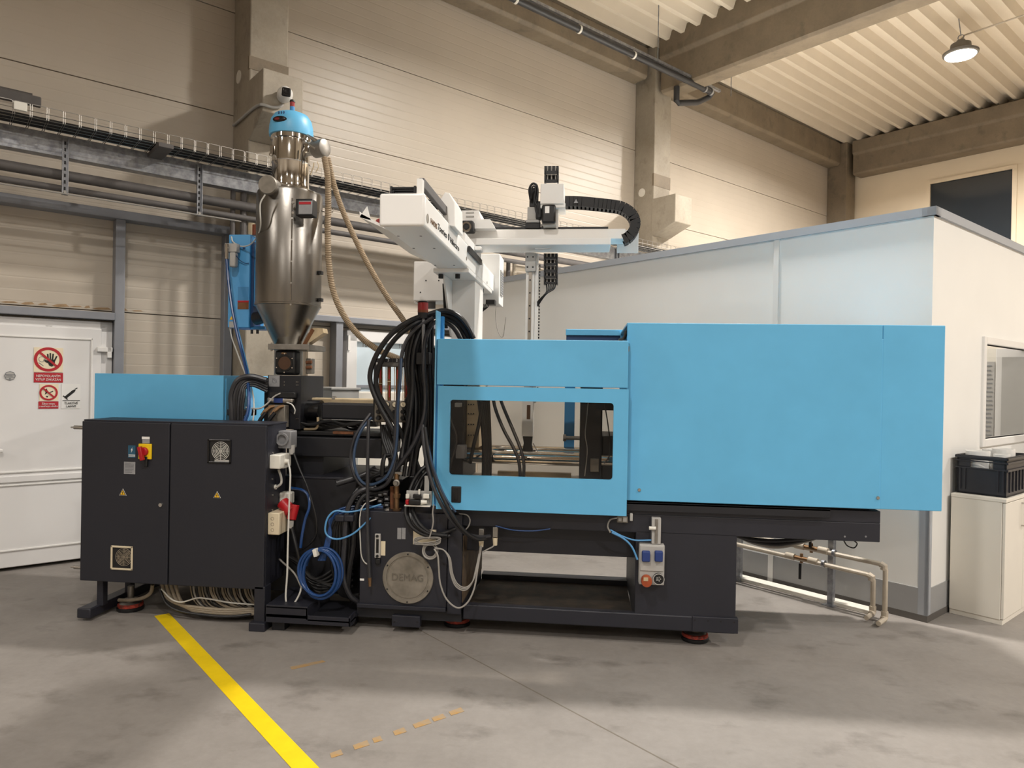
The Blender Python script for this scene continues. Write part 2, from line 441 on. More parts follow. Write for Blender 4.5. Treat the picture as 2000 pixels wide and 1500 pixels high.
# concrete columns with corbels
def column(name, h0, h1, q0, label, z1=6.6, corbel=None, mt='concrete'):
    c = sempty(name, HV((h0+h1)/2, q0+.2, 0), label)
    hall().box(h0, h1, q0, 6.974, 0, z1).build('shaft', mt, c, bevel=.012, smooth=0)
    if corbel:
        ca, cz1, cz0, czb = corbel
        hall().prism([(h0-.004, q0+.03, cz1), (h0-.004, ca, cz1), (h0-.004, ca, cz0), (h0-.004, q0-.02, czb), (h0-.004, q0+.03, czb)], (h1-h0+.008, 0, 0)).build('corbel', mt, c, bevel=.01, smooth=0)
        hall().cyl((h0-.006, 6.82, 4.455), (h0+.01, 6.82, 4.455), .062, seg=24).build('cover_cap', 'white_warm', c)
    return c
colL = column('concrete_column', 2.21, 2.572, 6.53, 'concrete column with corbel behind the hopper dryer', corbel=(6.17, 4.33, 3.95, 3.78))
hall().box(2.205, 2.576, 6.526, 6.56, 4.44, 4.56).build('repair_band', 'concrete_dark', colL, smooth=0)
colR = column('concrete_column', 8.12, 8.5, 6.6, 'concrete column with corbel behind the robot arm', corbel=(6.2, 4.325, 3.925, 3.78))
hall().box(8.116, 8.504, 6.596, 6.63, 4.52, 4.7).build('repair_band', 'concrete_dark', colR, smooth=0)
column('concrete_column', 14.15, 14.54, 6.58, 'concrete corner column at the end wall', z1=6.56, mt='concrete_dark')
column('concrete_column', -3.7, -3.34, 6.53, 'concrete column beyond the white side door', corbel=(6.17, 4.33, 3.95, 3.78))

# concrete beams
def beam(name, label, prof, axis, a0, a1, mt='concrete_dark'):
    b = hall()
    if axis == 'h': b.prism([(a0, q_, z_) for q_, z_ in prof], (a1-a0, 0, 0))
    else: b.prism([(h_, a0, z_) for h_, z_ in prof], (0, a1-a0, 0))
    o = b.build(name, mt, bevel=.01, smooth=0); return struct(o, label)
wp = [(6.70, 6.55), (6.70, 6.14), (6.74, 6.10), (6.965, 6.10), (6.965, 6.55)]
beam('wall_beam', 'concrete edge beam along the wall above the robot', wp, 'h', 2.58, 8.06)
beam('wall_beam', 'concrete edge beam along the wall near the corner', wp, 'h', 8.56, 14.12)
beam('wall_beam', 'concrete edge beam along the wall above the side door', wp, 'h', -3.3, 2.18)
cp = [(8.12, 6.68), (8.09, 6.68), (8.09, 6.36), (8.14, 6.31), (8.14, 5.89), (8.17, 5.85), (8.43, 5.85), (8.46, 5.89), (8.46, 6.31), (8.5, 6.36), (8.5, 6.68)]
beam('cross_beam', 'large concrete beam crossing under the ceiling', cp, 'q', -8.8, 6.52)
beam('cross_beam', 'concrete beam crossing over the left of the hall', [(h_-5.9, z_) for h_, z_ in cp], 'q', -8.8, 6.46)
ep = [(14.2, 6.56), (14.2, 6.32), (14.24, 6.28), (14.24, 5.92), (14.27, 5.89), (14.6, 5.89), (14.6, 6.56)]
beam('end_beam', 'concrete beam along the top of the end wall', ep, 'q', -8.8, 6.5)

# ------------------------------------------------------------------ office box
OH, OQ, OZ = 5.25, 1.84, 2.845
wo = sempty('wall_office', HV(OH, 3, 0), 'white office partition walls with grey skirting band')
jq = 2.99
hall().box(OH, OH+.06, OQ+.06, jq-.015, 0, OZ-.06).build('wall_panel', 'office_panel', wo, smooth=0)
hall().box(OH, OH+.06, jq+.015, 6.97, 0, OZ-.06).build('wall_panel', 'office_panel', wo, smooth=0)
hall().box(OH-.012, OH+.02, jq-.022, jq+.022, 0, OZ-.03).build('joint_strip', 'white', wo, smooth=0)
# front wall (towards +h), with window opening
a = atq(1923, 672, OQ); b = atq(1918, 858, OQ)
oh0, oz1, oz0, oh1 = a.x, a.z, b.z, 8.4
hall().box(OH, oh0, OQ, OQ+.06, 0, OZ-.06).box(oh0, oh1, OQ, OQ+.06, 0, oz0).box(oh0, oh1, OQ, OQ+.06, oz1, OZ-.06).box(oh1, 9.6, OQ, OQ+.06, 0, OZ-.06).build('wall_panel', 'office_panel', wo, smooth=0)
hall().box(OH-.02, OH+.07, OQ-.02, 6.97, OZ-.06, OZ).box(OH-.02, 9.6, OQ-.02, OQ+.07, OZ-.06, OZ).build('top_trim', 'office_trim', wo, smooth=0)
hall().box(OH-.01, OH+.012, OQ-.01, OQ+.05, .03, 1.25).box(OH-.01, OH+.05, OQ-.01, OQ+.012, .03, 1.25).build('corner_trim', 'office_trim', wo, smooth=0)
hall().box(OH+.05, 9.6, OQ+.05, 6.95, OZ-.03, OZ-.005).build('roof_panel', 'office_panel', wo, smooth=0)
hall().box(OH+2.3, OH+2.36, OQ+.06, 6.9, 0, OZ-.04).box(OH+.1, 9.5, 4.2, 4.26, 0, OZ-.04).build('inner_partition', 'white_warm', wo, smooth=0)
bo = struct(hall().box(OH-.008, OH+.002, OQ-.008, 6.97, .045, .225).box(OH, 9.6, OQ-.008, OQ+.002, .045, .225).build('baseboard_office', 'office_grey', smooth=0), 'grey skirting band around the office box')
hall().box(OH-.012, OH+.002, OQ-.012, 6.97, 0, .045).box(OH, 9.6, OQ-.012, OQ+.002, 0, .045).build('base_strip', 'dark_base', bo, smooth=0)
win2 = sempty('window_2', HV((oh0+oh1)/2, OQ, oz0), 'office window beside the crate')
t = .06
hall().box(oh0-t, oh0, OQ-.02, OQ+.06, oz0-t, oz1+t).box(oh1, oh1+t, OQ-.02, OQ+.06, oz0-t, oz1+t).box(oh0, oh1, OQ-.02, OQ+.06, oz1, oz1+t).box(oh0, oh1, OQ-.02, OQ+.06, oz0-t, oz0).build('window_frame', 'white', win2, bevel=.006, smooth=0)
hall().box(oh0, oh1, OQ+.02, OQ+.026, oz0, oz1).build('pane', 'clear_pane', win2, smooth=0)
# what shows inside: a white inner door and a posted list
IH = OH+2.3
dq = lambda px: ath(px, 770, IH).y
qa, qb, qc = dq(1925), dq(1943), dq(1947)
dr = sempty('door_3', HV(IH, qc-.4, 0), 'white inner office door')
hall().box(IH-.05, IH-.002, qc-.85, qc, 0, 1.98).build('leaf', 'door_white', dr, bevel=.006, smooth=0)
hall().box(IH-.058, IH-.05, qc-.75, qc-.05, 1.0, 1.9).build('glazing', 'grey_light', dr, smooth=0)
hall().cyl((IH-.09, qc-.04, 1.08), (IH-.09, qc-.17, 1.08), .011).cyl((IH-.05, qc-.04, 1.08), (IH-.09, qc-.04, 1.08), .01).build('handle', 'steel', dr)
lst = tag(hall().box(IH-.02, IH-.004, qb, qa, .9, 1.86).build('paper_list', 'grey_light', smooth=0), 'long printed list posted beside the inner office door', 'poster')
for i in range(22):
    z = 1.82-i*.04
    hall().box(IH-.024, IH-.019, qb+.01+.02*random.random(), qa-.012, z-.006, z+.006).build('text_line', 'print_grey', lst, smooth=0)
# unseen ceiling panel with a light, added to brighten the office interior
ol = thing('office_added_light', 'unseen ceiling light panel added to brighten the white office inside', 'ceiling lamp', HV(7.0, 3.0, OZ-.09))
hall().box(6.4, 7.4, 2.7, 3.3, OZ-.09, OZ-.035).build('housing', 'white', ol, smooth=0)
od = bpy.data.lights.new('office_fill_light', 'AREA'); od.shape = 'RECTANGLE'; od.size = .9; od.size_y = .5; od.energy = 45; od.color = (1, .95, .9)
oo_ = bpy.data.objects.new('office_fill_light', od); COL.objects.link(oo_); oo_.location = HV(6.9, 3.0, OZ-.095); oo_.rotation_euler = (0, 0, HANG)
# ------------------------------------------------------------------ steel framing on the long wall
def hbar(name, label, h0, h1, q0, q1, z0, z1, mt='galvanised_paint'):
    return struct(hall().box(h0, h1, q0, q1, z0, z1).build(name, mt, bevel=.005, smooth=0), label)
hbar('steel_rail', 'grey steel rail above the side door posts', -3.3, 2.185, 6.82, 6.97, 2.945, 3.02)
hbar('steel_rail', 'steel lintel rail over the white side door', -.9, 1.20, 6.83, 6.97, 2.066, 2.131)
hbar('steel_post', 'steel post right of the white side door', 1.2, 1.276, 6.84, 6.97, 0, 2.945)
hbar('steel_post', 'steel post left of the white side door', -.55, -.474, 6.84, 6.97, 0, 2.945)
hbar('steel_post', 'steel post left of the concrete column by the dryer', 2.12, 2.2, 6.86, 6.97, 0, 2.945)
hbar('steel_post', 'steel post left of the glazed rear door', 3.25, 3.33, 6.82, 6.97, 0, 2.19)
hbar('steel_rail', 'steel lintel rail over the glazed rear door', 2.58, 4.95, 6.8, 6.97, 2.19, 2.25)
hbar('steel_post', 'steel post right of the glazed rear door', 4.8, 4.88, 6.82, 6.97, 0, 2.19)
st = hall(); st.box(2.98, 3.06, 6.9, 6.97, 0, 2.1); struct(st.build('trim_1', 'wall_panel', smooth=0), 'light vertical cover strip on the rear wall')
# white side door with its signs
d1 = sempty('door_1', HV(.4, 6.9, 0), 'white side door with warning signs')
H0, H1 = -.45, 1.195
hall().box(H0, H0+.1, 6.89, 6.97, .02, 2.05).box(H1-.1, H1, 6.89, 6.97, .02, 2.05).box(H0, H1, 6.89, 6.97, 1.96, 2.05).build('door_frame', 'door_white', d1, bevel=.006, smooth=0)
hall().box(H0+.09, H1-.085, 6.875, 6.96, .03, 1.985).build('leaf', 'door_white', d1, bevel=.006, smooth=0)
for z0, z1 in ((.16, .70), (.79, 1.9)):
    b = hall(); hA, hB = H0+.22, 1.045; w = .014
    for bx in ((hA, hB, z0, z0+w), (hA, hB, z1-w, z1), (hA, hA+w, z0, z1), (hB-w, hB, z0, z1)): b.box(bx[0], bx[1], 6.865, 6.88, bx[2], bx[3])
    b.build('panel_moulding', 'white', d1, bevel=.003, smooth=0)
hall().box(H0+.1, 1.1, 6.86, 6.88, .715, .765).build('cross_rail', 'door_white', d1, bevel=.004, smooth=0)
hall().box(1.075, 1.19, 6.85, 6.895, 1.79, 1.83).box(1.15, 1.185, 6.85, 6.895, 1.74, 1.83).build('hinge', 'white', d1, bevel=.004)
hall().box(1.075, 1.19, 6.85, 6.895, .28, .32).build('hinge', 'white', d1, bevel=.004)
hall().box(.26, .43, 6.82, 6.85, .965, .99).cyl((.28, 6.875, .977), (.28, 6.83, .977), .012).build('handle', 'white', d1, bevel=.006)
SQ = 6.874
def sbox(nm, x0, y0, x1, y1, mt, d=.003, base=SQ, parent=d1):
    a = atq(x0, (y0+y1)/2, base); b = atq(x1, (y0+y1)/2, base); z1_ = atq((x0+x1)/2, y0, base).z; z0_ = atq((x0+x1)/2, y1, base).z
    return hall().box(a.x, b.x, base-d, base, z0_, z1_).build(nm, mt, parent, smooth=0)
def stext(body, px, py, size, mt, w=None, base=SQ-.005, parent=d1):
    p = atq(px, py, base); return text('lettering', body, size, HM @ p, HM.to_3x3() @ Vector((1,0,0)), (0,0,1), mt, parent, width=w)
stext('24', 95, 640, .032, 'print_black', base=6.884)
sbox('number_plate', 89, 636, 102, 645, 'grey_light', base=6.888)
# no-entry sign
sbox('sign_plate', 66, 679, 123, 727, 'sign_cream')
def hring(nm, px, py, r0, r1, mt, base=SQ-.004):
    p = atq(px, py, base); return hall().ring((p.x, base, p.z), (0,1,0), r0, r1, .002, 40).build(nm, mt, d1)
hring('prohibition_ring', 94.5, 702, .078, .1, 'sign_red')
def hslash(px, py, L, w, base, mt='sign_red'):
    p = atq(px, py, base); c = Vector((p.x, base, p.z)); dd = Vector((1,0,-.95)).normalized()
    hall().obox(c, (dd, Vector((0,1,0)), dd.cross(Vector((0,1,0)))), (L, .001, w)).build('prohibition_bar', mt, d1, smooth=0)
# black raised palm under the bar
p = atq(100, 705, SQ-.004); c = Vector((p.x, SQ-.0045, p.z))
pb = hall()
def poly2(pts, cc, dep=.0012):
    pb.prism([(cc.x+x, cc.y, cc.z+z) for x, z in pts], (0, dep, 0))
poly2([(-.028,-.005),(-.024,.012),(.028,.012),(.026,-.018),(.008,-.048),(-.012,-.04)], c)
for fx, fz, ln, an in ((-.02,.008,.05,-6),(-.006,.01,.055,-1),(.009,.01,.05,5),(.022,.0,.045,22)):
    dx, dz = math.sin(math.radians(an)), math.cos(math.radians(an)); w = .0055
    poly2([(fx-w*dz, fz+w*dx), (fx+w*dz, fz-w*dx), (fx+w*dz+dx*ln, fz-w*dx+dz*ln), (fx-w*dz+dx*ln, fz+w*dx+dz*ln)], c)
poly2([(-.026,-.02),(-.055,.004),(-.05,.012),(-.02,.0)], c)
pb.build('hand_pictogram', 'print_black', d1, smooth=0)
hslash(94.5, 702, .082, .0085, SQ-.0062)
pb = hall(); p = atq(82, 703, SQ-.004); c2_ = Vector((p.x, SQ-.0045, p.z))
pb.ring((c2_.x, c2_.y, c2_.z+.006), (0,1,0), .02, .023, .001, 20); poly2([(-.02,-.02),(-.024,-.024),(.01,-.05),(.012,-.046)], c2_); pb.build('face_pictogram', 'print_grey', d1)
sbox('sign_plate', 66, 728, 123, 747, 'sign_red')
stext('NEPOVOLANÝM', 94.5, 734.5, .027, 'print_white', w=.165)
stext('VSTUP ZAKÁZÁN', 94.5, 741.5, .027, 'print_white', w=.175)
sbox('sign_plate', 77, 750, 114, 783, 'sign_cream', d=.002)
hring('prohibition_ring', 95, 767, .05, .064, 'sign_red')
pb = hall(); p = atq(91, 766, SQ-.004); c = Vector((p.x, SQ-.0045, p.z))
poly2([(-.012,-.02),(-.006,.0),(-.014,.016),(.0,.032),(.004,.018),(.012,.006),(.004,-.006)], c); poly2([(-.004,-.036),(.006,-.044),(.012,-.034),(.002,-.028)], c); poly2([(.012,-.012),(.046,.006),(.044,.012),(.012,-.004)], c)
pb.build('flame_pictogram', 'print_black', d1, smooth=0)
hslash(95, 767, .053, .006, SQ-.0062)
sbox('sign_plate', 75, 784, 114, 798, 'sign_red')
stext('Zákaz vstupu', 94.5, 788.5, .022, 'print_white', w=.09)
stext('s otevřeným ohněm', 94.5, 793.5, .02, 'print_white', w=.13)
sbox('sign_plate', 120, 750, 157, 798, 'white', d=.002)
pb = hall(); p = atq(138, 768, SQ-.004); c = Vector((p.x, SQ-.004, p.z))
poly2([(-.045,-.03),(-.03,-.045),(.028,.01),(.036,.026),(.028,.032),(.014,.026)], c); poly2([(-.056,-.024),(-.05,-.018),(-.018,-.05),(-.024,-.056)], c); poly2([(.034,.03),(.05,.042),(.046,.048),(.028,.036)], c)
pb.build('bottle_pictogram', 'print_black', d1, smooth=0)
sbox('divider_line', 122, 782, 156, 783, 'print_black', d=.004)
stext('TLAKOVÉ', 139, 787.5, .026, 'print_black', w=.095)
stext('LAHVE', 139, 793.5, .026, 'print_black', w=.07)
p = atq(19.5, 734, SQ-.002)
pb = hall(); pb.lathe([(.036, -.001), (.036, .001)], (p.x, SQ-.002, p.z), (0,1,0), seg=8); pb.build('sticker', 'grey_light', d1, smooth=0)
pb = hall(); pb.ring((p.x, SQ-.004, p.z), (0,1,0), .034, .038, .001, 8); pb.box(p.x-.035, p.x+.035, SQ-.005, SQ-.004, p.z+.008, p.z+.011).box(p.x-.035, p.x+.035, SQ-.005, SQ-.004, p.z-.011, p.z-.008).box(p.x-.026, p.x+.018, SQ-.005, SQ-.004, p.z-.002, p.z+.002).box(p.x-.006, p.x+.006, SQ-.005, SQ-.004, p.z-.03, p.z-.018); pb.build('sticker_print', 'print_grey', d1, smooth=0)
# glazed rear door
d2 = sempty('door_2', HV(4, 6.9, 0), 'white rear door with large glass field')
hall().box(3.40, 3.52, 6.87, 6.97, .02, 2.12).box(4.66, 4.78, 6.87, 6.97, .02, 2.12).box(3.4, 4.78, 6.87, 6.97, 2.0, 2.12).box(3.4, 4.78, 6.87, 6.97, .02, .9).build('door_frame', 'door_white', d2, bevel=.006, smooth=0)
mat('frosted', (206,220,228), .3, var=.04, scale=3, spec=.4)
hall().box(3.52, 4.66, 6.92, 6.93, .9, 2.0).build('pane', 'frosted', d2, smooth=0)
hall().box(3.52, 4.66, 6.9, 6.92, 1.50, 1.53).build('coat_rail', 'galvanised_paint', d2, smooth=0)
for px, py in ((712, 674), (783, 677)):
    p = atq(px, py, 6.918); text('lettering', '16', .07, HM @ p, HM.to_3x3() @ Vector((1,0,0)), (0,0,1), 'print_grey', d2)
hall().box(3.405, 3.43, 6.85, 6.88, 1.9, 2.06).build('hinge', 'white', d2)
hall().cyl((3.57, 6.9, 1.48), (3.57, 6.88, 1.48), .012).cyl((3.72, 6.9, 1.48), (3.72, 6.88, 1.48), .012).cyl((3.95, 6.9, 1.48), (3.95, 6.88, 1.48), .012).build('coat_hook', 'galvanised', d2)

# ------------------------------------------------------------------ pipes, tray and beam along the wall
sb = hall(); z0, z1 = 3.275, 3.44
sb.box(-4, 9.2, 6.40, 6.412, z0, z1).box(-4, 9.2, 6.412, 6.5, z0, z0+.012).box(-4, 9.2, 6.412, 6.5, z1-.012, z1)
struct(sb.build('steel_beam', 'galvanised', bevel=.003, smooth=0), 'galvanised steel channel carrying the cable tray')
TL = [(3.102, 3.184, 'upper'), (3.012, 3.064, 'lower')]
for z0, z1, nm in TL:
    zc, r = (z0+z1)/2, (z1-z0)/2
    tag(hall().cyl((-4, 6.44, zc), (9.2, 6.44, zc), r, seg=16).build('insulated_pipe', 'pipe_dark'), f'{nm} dark insulated pipe running along the wall under the tray', 'pipe')
tag(hall().cyl((-4, 6.36, 2.985), (2.1, 6.36, 2.985), .006, seg=6).build('wall_cable', 'cable_grey'), 'thin cable strung below the insulated wall pipes', 'cable')
for i, (px, lab) in enumerate(((127, 'slotted hanger strut nearest the side door'), (390, 'slotted hanger strut left of the hopper dryer'), (1209, 'slotted hanger strut behind the robot arm'))):
    h = atq(px, 340, 6.38).x
    s = thing('hanger_strut', lab, 'bracket', HV(h, 6.39, 2.98), group='pipe hangers on the wall beam')
    hall().box(h-.021, h-.016, 6.36, 6.395, 2.98, 3.42).box(h+.016, h+.021, 6.36, 6.395, 2.98, 3.42).box(h-.021, h+.021, 6.39, 6.395, 2.98, 3.42).build('channel', 'galvanised', s, smooth=0)
    for k in range(8): hall().box(h-.006, h+.006, 6.386, 6.39, 3.02+k*.05, 3.045+k*.05).build('slot', 'black', s, smooth=0)
    hall().cyl((h, 6.36, 3.0), (h, 6.42, 3.0), .012, seg=8).build('bolt', 'steel_dull', s)
# wire mesh cable tray
tr = thing('cable_tray', 'wire mesh cable tray full of black cables along the wall', 'cable tray', HV(2, 6.3, 3.44))
TQ0, TQ1, TZ0, TZ1 = 6.12, 6.42, 3.445, 3.54
b = hall()
for q in (TQ0, TQ0+.075, TQ0+.15, TQ0+.225, TQ1): b.cyl((-3.5, q, TZ0), (9.0, q, TZ0), .0025, seg=5)
for q in (TQ0, TQ1):
    for z in (TZ0+.045,): b.cyl((-3.5, q, z), (9.0, q, z), .0025, seg=5)
b.build('long_wires', 'mesh_steel', tr)
h = -.5; k = 0
while h < 9.0:
    b = hall()
    for dh in (0, .012):
        b.tube([(h+dh, TQ1, TZ1), (h+dh, TQ1, TZ0), (h+dh, TQ0, TZ0), (h+dh, TQ0, TZ1)], .0022, seg=4)
    b.tube([(h+.012, TQ0, TZ1-.004), (h+.02, TQ0, TZ1), (h+.09, TQ0, TZ1), (h+.1, TQ0, TZ1-.004)], .003, seg=4)
    b.build('wire_loop', 'mesh_steel', tr); h += .1015
for i in range(7):
    q = TQ0+.045+i*.034; r = .0115+.002*random.random(); z = TZ0+.0055+r
    tag(hall().tube(spline([(hh, q+.008*math.sin(hh*1.3), z+.001*math.sin(hh*2.1)) for hh in [-3.4+.8*k for k in range(16)]], 3), r, seg=6).build('tray_cable', 'rubber'), 'black cable lying in the wire tray', 'cable', 'cables in the wall tray')
b = hall(); b.box(-1.5, .62, 6.52, 6.56, 3.66, 3.74); tag(b.build('dark_pipe_stub', 'pipe_dark', bevel=.01), 'thick dark pipe end above the tray near the side door', 'pipe')
e = atq(63, 188, 6.9); tag(hall().cyl((-2, 6.9, e.z), (e.x, 6.9, e.z), .022, seg=10).build('dark_pipe_stub', 'pipe_dark'), 'thin dark pipe end high on the wall panels', 'pipe')
e = atq(312, 312, 6.2); tag(hall().box(e.x-.05, e.x+.06, 6.02, 6.396, 3.40, 3.435).build('tray_bracket', 'pipe_dark', bevel=.003), 'dark bracket sticking out from the cable tray', 'bracket')
e = atq(33, 228, 6.1); b = hall()
b.box(e.x-.02, e.x+.06, 6.09, 6.115, 3.47, 3.53); tag(b.build('cable_clip', 'white_plastic', bevel=.004), 'white cable clip on the tray near the side door', 'clip')
# risers behind the robot
for i, px in enumerate((992, 1004)):
    h = atq(px, 560, 6.6).x
    tag(hall().cyl((h, 6.6, .1), (h, 6.6, 3.05), .026, seg=12).build('riser_pipe', 'pipe_beige' if i else 'pipe_dark'), ('beige' if i else 'grey') + ' vertical pipe on the wall behind the robot', 'pipe')
h = atq(1010, 505, 6.6).x
tag(hall().cyl((h-.05, 6.6, 3.0), (h+.7, 6.6, 3.0), .03, seg=12).build('branch_pipe', 'pipe_beige'), 'beige horizontal pipe branch below the robot arm', 'pipe')
# pipes running down behind the dryer control box
for i, px in enumerate((455, 476)):
    h = atq(px, 450, 6.46).x
    tag(hall().cyl((h, 6.475, 2.2), (h, 6.475, 3.3), (.022, .03)[i], seg=10).build('drop_pipe', 'pipe_dark'), ('thinner', 'thicker')[i] + ' dark drop pipe behind the dryer control box', 'pipe')

# ------------------------------------------------------------------ pipe under the ceiling
CQ = 6.0; z = 5.85
pe = atq(1390, 186, CQ).x
tag(hall().tube([(2.8, CQ, z), (pe-.05, CQ, z), (pe, CQ, z-.01), (pe+.015, CQ+.06, z-.05), (pe-.18, CQ+.12, z-.16), (pe-.5, CQ+.2, z-.23), (pe-.53, CQ+.22, z-.2), (pe-.53, CQ+.22, z+.0)], .042, seg=12).build('ceiling_pipe', mat('pipe_black', (52,52,54), .4)), 'black pipe hung under the ceiling with a bent open end', 'pipe')
ra = thing('pipe_rail', 'thin grey mounting rail above the black ceiling pipe', 'rail', HV(6, CQ, z+.06))
hall().box(2.8, pe+.2, CQ-.02, CQ+.02, z+.055, z+.09).build('channel', 'galvanised', ra, smooth=0)
for px in (1007, 1131, 1237, 1376, 1388):
    h = atq(px, {1007: 5, 1131: 62, 1237: 108, 1376: 178, 1388: 184}[px], CQ).x
    hall().ring((h, CQ, z), (1,0,0), .042, .05, .03, 16).box(h-.01, h+.01, CQ-.012, CQ+.012, z+.04, z+.1).build('pipe_clamp', 'white_plastic' if px < 1300 else 'galvanised', ra)
for px, zt in ((1285, 6.7), (1428, 6.6)):
    h = atq(px, 100 if px < 1300 else 165, CQ).x
    hall().cyl((h, CQ, z+.08), (h, CQ, zt), .007, seg=6).build('threaded_rod', 'galvanised', ra)

# ------------------------------------------------------------------ high-bay lamp bodies
def lamp_body(h, q, z, label):
    L = thing('high_bay_lamp', label, 'ceiling lamp', HV(h, q, z), group='high bay lamps of the hall')
    b = hall(); b.lathe([(.195, 0), (.21, .01), (.215, .035), (.17, .06), (.13, .075), (.12, .15), (.06, .17), (.05, .2)], (h, q, z), seg=28); b.build('housing', 'lamp_body', L)
    b = hall(); b.lathe([(.18, -.012), (.185, -.004), (.18, .002)], (h, q, z), seg=28); b.build('lens', 'lamp_lens', L)
    b = hall(); b.ring((h, q, z+.24), (1,0,0), .03, .04, .012, 14); b.cyl((h, q, z+.26), (h, q+.03, roofz(q)-.02), .007, seg=6); b.build('suspension_hook', 'galvanised', L)
for i, (h, q, z) in enumerate(LAMPS[:2]):
    lamp_body(h, q, z, ('lit round high bay lamp above the robot, over the top edge', 'lit round high bay lamp hanging from the cream ceiling')[i])
h, q, z = LAMPS[1]
tag(hall().cyl((h+.1, q, z+.3), (h+.1, q-4.5, z+.36), .011, seg=8).cyl((h+.1, q-.02, z+.3), (h, q, z+.22), .008, seg=6).build('lamp_conduit', 'pipe_beige'), 'thin conduit leading to the high bay lamp', 'conduit')

# ------------------------------------------------------------------ security camera on the corbel
cq = 6.17; p = atq(551, 190, cq)
sc_ = thing('security_camera', 'white security camera with black square face on the concrete corbel', 'security camera', HV(p.x, cq, p.z))
b = hall(); b.lathe([(.0, 0), (.05, .0), (.06, -.03), (.055, -.06)], (p.x, cq, p.z), (0,1,0), seg=20); b.build('mount', 'white', sc_)
b = hall(); b.lathe([(.0, -.13), (.045, -.12), (.062, -.09), (.068, -.04), (.05, 0.), (0,.0)], (p.x, cq-.05, p.z), (.25,1,.15), seg=24); b.build('body', 'white', sc_)
fc = Vector((p.x-.035, cq-.185, p.z-.02)); b = hall(); b.obox(fc, ((1,-.25,0), (.25,1,.15), (0,-.15,1)), (.038, .012, .038)); b.build('face', 'black_gloss', sc_, bevel=.012, seg=3)
b = hall(); b.lathe([(.0,-.004), (.018,-.003), (.018, .003)], fc+Vector((-.004,-.014,0)), (.25,1,.15), seg=16); b.build('lens', 'black_gloss', sc_)
pts = [atq(552, 204, 6.15), atq(545, 209, 6.15), atq(530, 209, 6.15), atq(512, 203, 6.14)]
q2 = [ath(503, 206, 2.19), ath(490, 215, 2.19), ath(470, 233, 2.19), ath(456, 245, 2.19)]
tag(hall().tube(spline(pts, 4)[:-1] + [Vector((2.186, 6.146, pts[-1].z-.004))] + spline(q2, 4), .013, seg=8).build('camera_conduit', 'grey_light'), 'grey conduit bending down from the security camera', 'conduit')

# ------------------------------------------------------------------ floor markings
fm = hall(); fm.box(1.145, 1.235, -3, 5.05, .0005, .002)
tag(fm.build('floor_tape', 'tape_yellow', smooth=0), 'bright yellow tape line on the concrete floor', 'floor marking')
for i in range(7):
    h0 = 1.3+i*.1+.03*random.random(); L = .04+.05*random.random()
    b = hall(); qq = 2.74; b.prism([(h0, qq-.02, .0005), (h0+L, qq-.024, .0005), (h0+L+.01, qq+.02, .0005), (h0+.01, qq+.018, .0005)], (0,0,.001)); tag(b.build('tape_remnant', 'tape_worn', smooth=0), 'worn scrap of old floor marking in the dashed row', 'floor marking', 'worn dashes in front of the machine')
b = hall()
tag(MB().prism([fl(566, 1303)+Vector((0,0,.0005)), fl(570, 1308)+Vector((0,0,.0005)), fl(636, 1293)+Vector((0,0,.0005)), fl(630, 1290)+Vector((0,0,.0005))], (0,0,.001)).build('tape_remnant', 'tape_worn', smooth=0), 'short rusty tape scrap in front of the step plate', 'floor marking')

# ------------------------------------------------------------------ cupboard and crate beside the office
cu = thing('storage_cupboard', 'white low cupboard with black crate on top', 'cupboard', HV(6.0, 1.66, 0))
c0, c1, q0, q1, zt = 5.6, 6.42, 1.485, 1.815, .86
hall().box(c0, c1, q0+.02, q1, .035, zt-.025).build('carcass', 'white_warm', cu, bevel=.003, smooth=0)
hall().box(c0-.005, c1+.005, q0-.005, q1, zt-.025, zt).build('top', 'white_warm', cu, bevel=.003, smooth=0)
hall().box(c0+.01, c1-.01, q0+.01, q1, 0, .035).build('plinth', 'white_warm', cu, smooth=0)
for a, b_ in ((c0+.004, 6.008), (6.012, c1-.004)):
    dd = hall().box(a, b_, q0, q0+.018, .04, zt-.03).build('door', 'white_warm', cu, bevel=.003, smooth=0)
    hx = b_-.05 if a < 6 else a+.05
    hall().tube(spline([(hx, q0, .80), (hx, q0-.03, .79), (hx, q0-.034, .72), (hx, q0-.03, .65), (hx, q0, .64)], 4), .006, seg=8).build('handle', 'steel', dd)
cr = thing('plastic_crate', 'black plastic stacking crate on the white cupboard', 'crate', HV(5.95, 1.66, zt))
a0, a1, r0, r1, k0, k1 = 5.66, 6.22, 1.5, 1.80, zt+.002, zt+.275
mat('crate', (38,38,44), .45)
w = .012
hall().box(a0, a1, r0, r1, k0, k0+w).build('base', 'crate', cr, smooth=0)
hall().box(a0, a1, r1-w, r1, k0, k1).build('side_wall', 'crate', cr, smooth=0)
hall().box(a0, a1, r0, r0+w, k0, k1).build('side_wall', 'crate', cr, smooth=0)
hall().box(a1-w, a1, r0, r1, k0, k1).build('end_wall', 'crate', cr, smooth=0)
rm = (r0+r1)/2
hall().box(a0, a0+w, r0, rm-.07, k0, k1).box(a0, a0+w, rm+.07, r1, k0, k1).box(a0, a0+w, rm-.07, rm+.07, k0, k1-.085).box(a0, a0+w, rm-.07, rm+.07, k1-.03, k1).build('end_wall', 'crate', cr, smooth=0)
b = hall()
for z in (k1-.012, k1-.04, k1-.09): b.box(a0-.012, a1+.012, r0-.012, r0, z-.008, z+.008).box(a0-.012, a0, r0-.012, r1+.012, z-.008 if z > k1-.03 else z-.004, z+.008 if z > k1-.03 else z+.004)
b.box(a0-.012, a1+.012, r1, r1+.01, k1-.02, k1)
b.build('rim', 'crate', cr, bevel=.002, smooth=0)
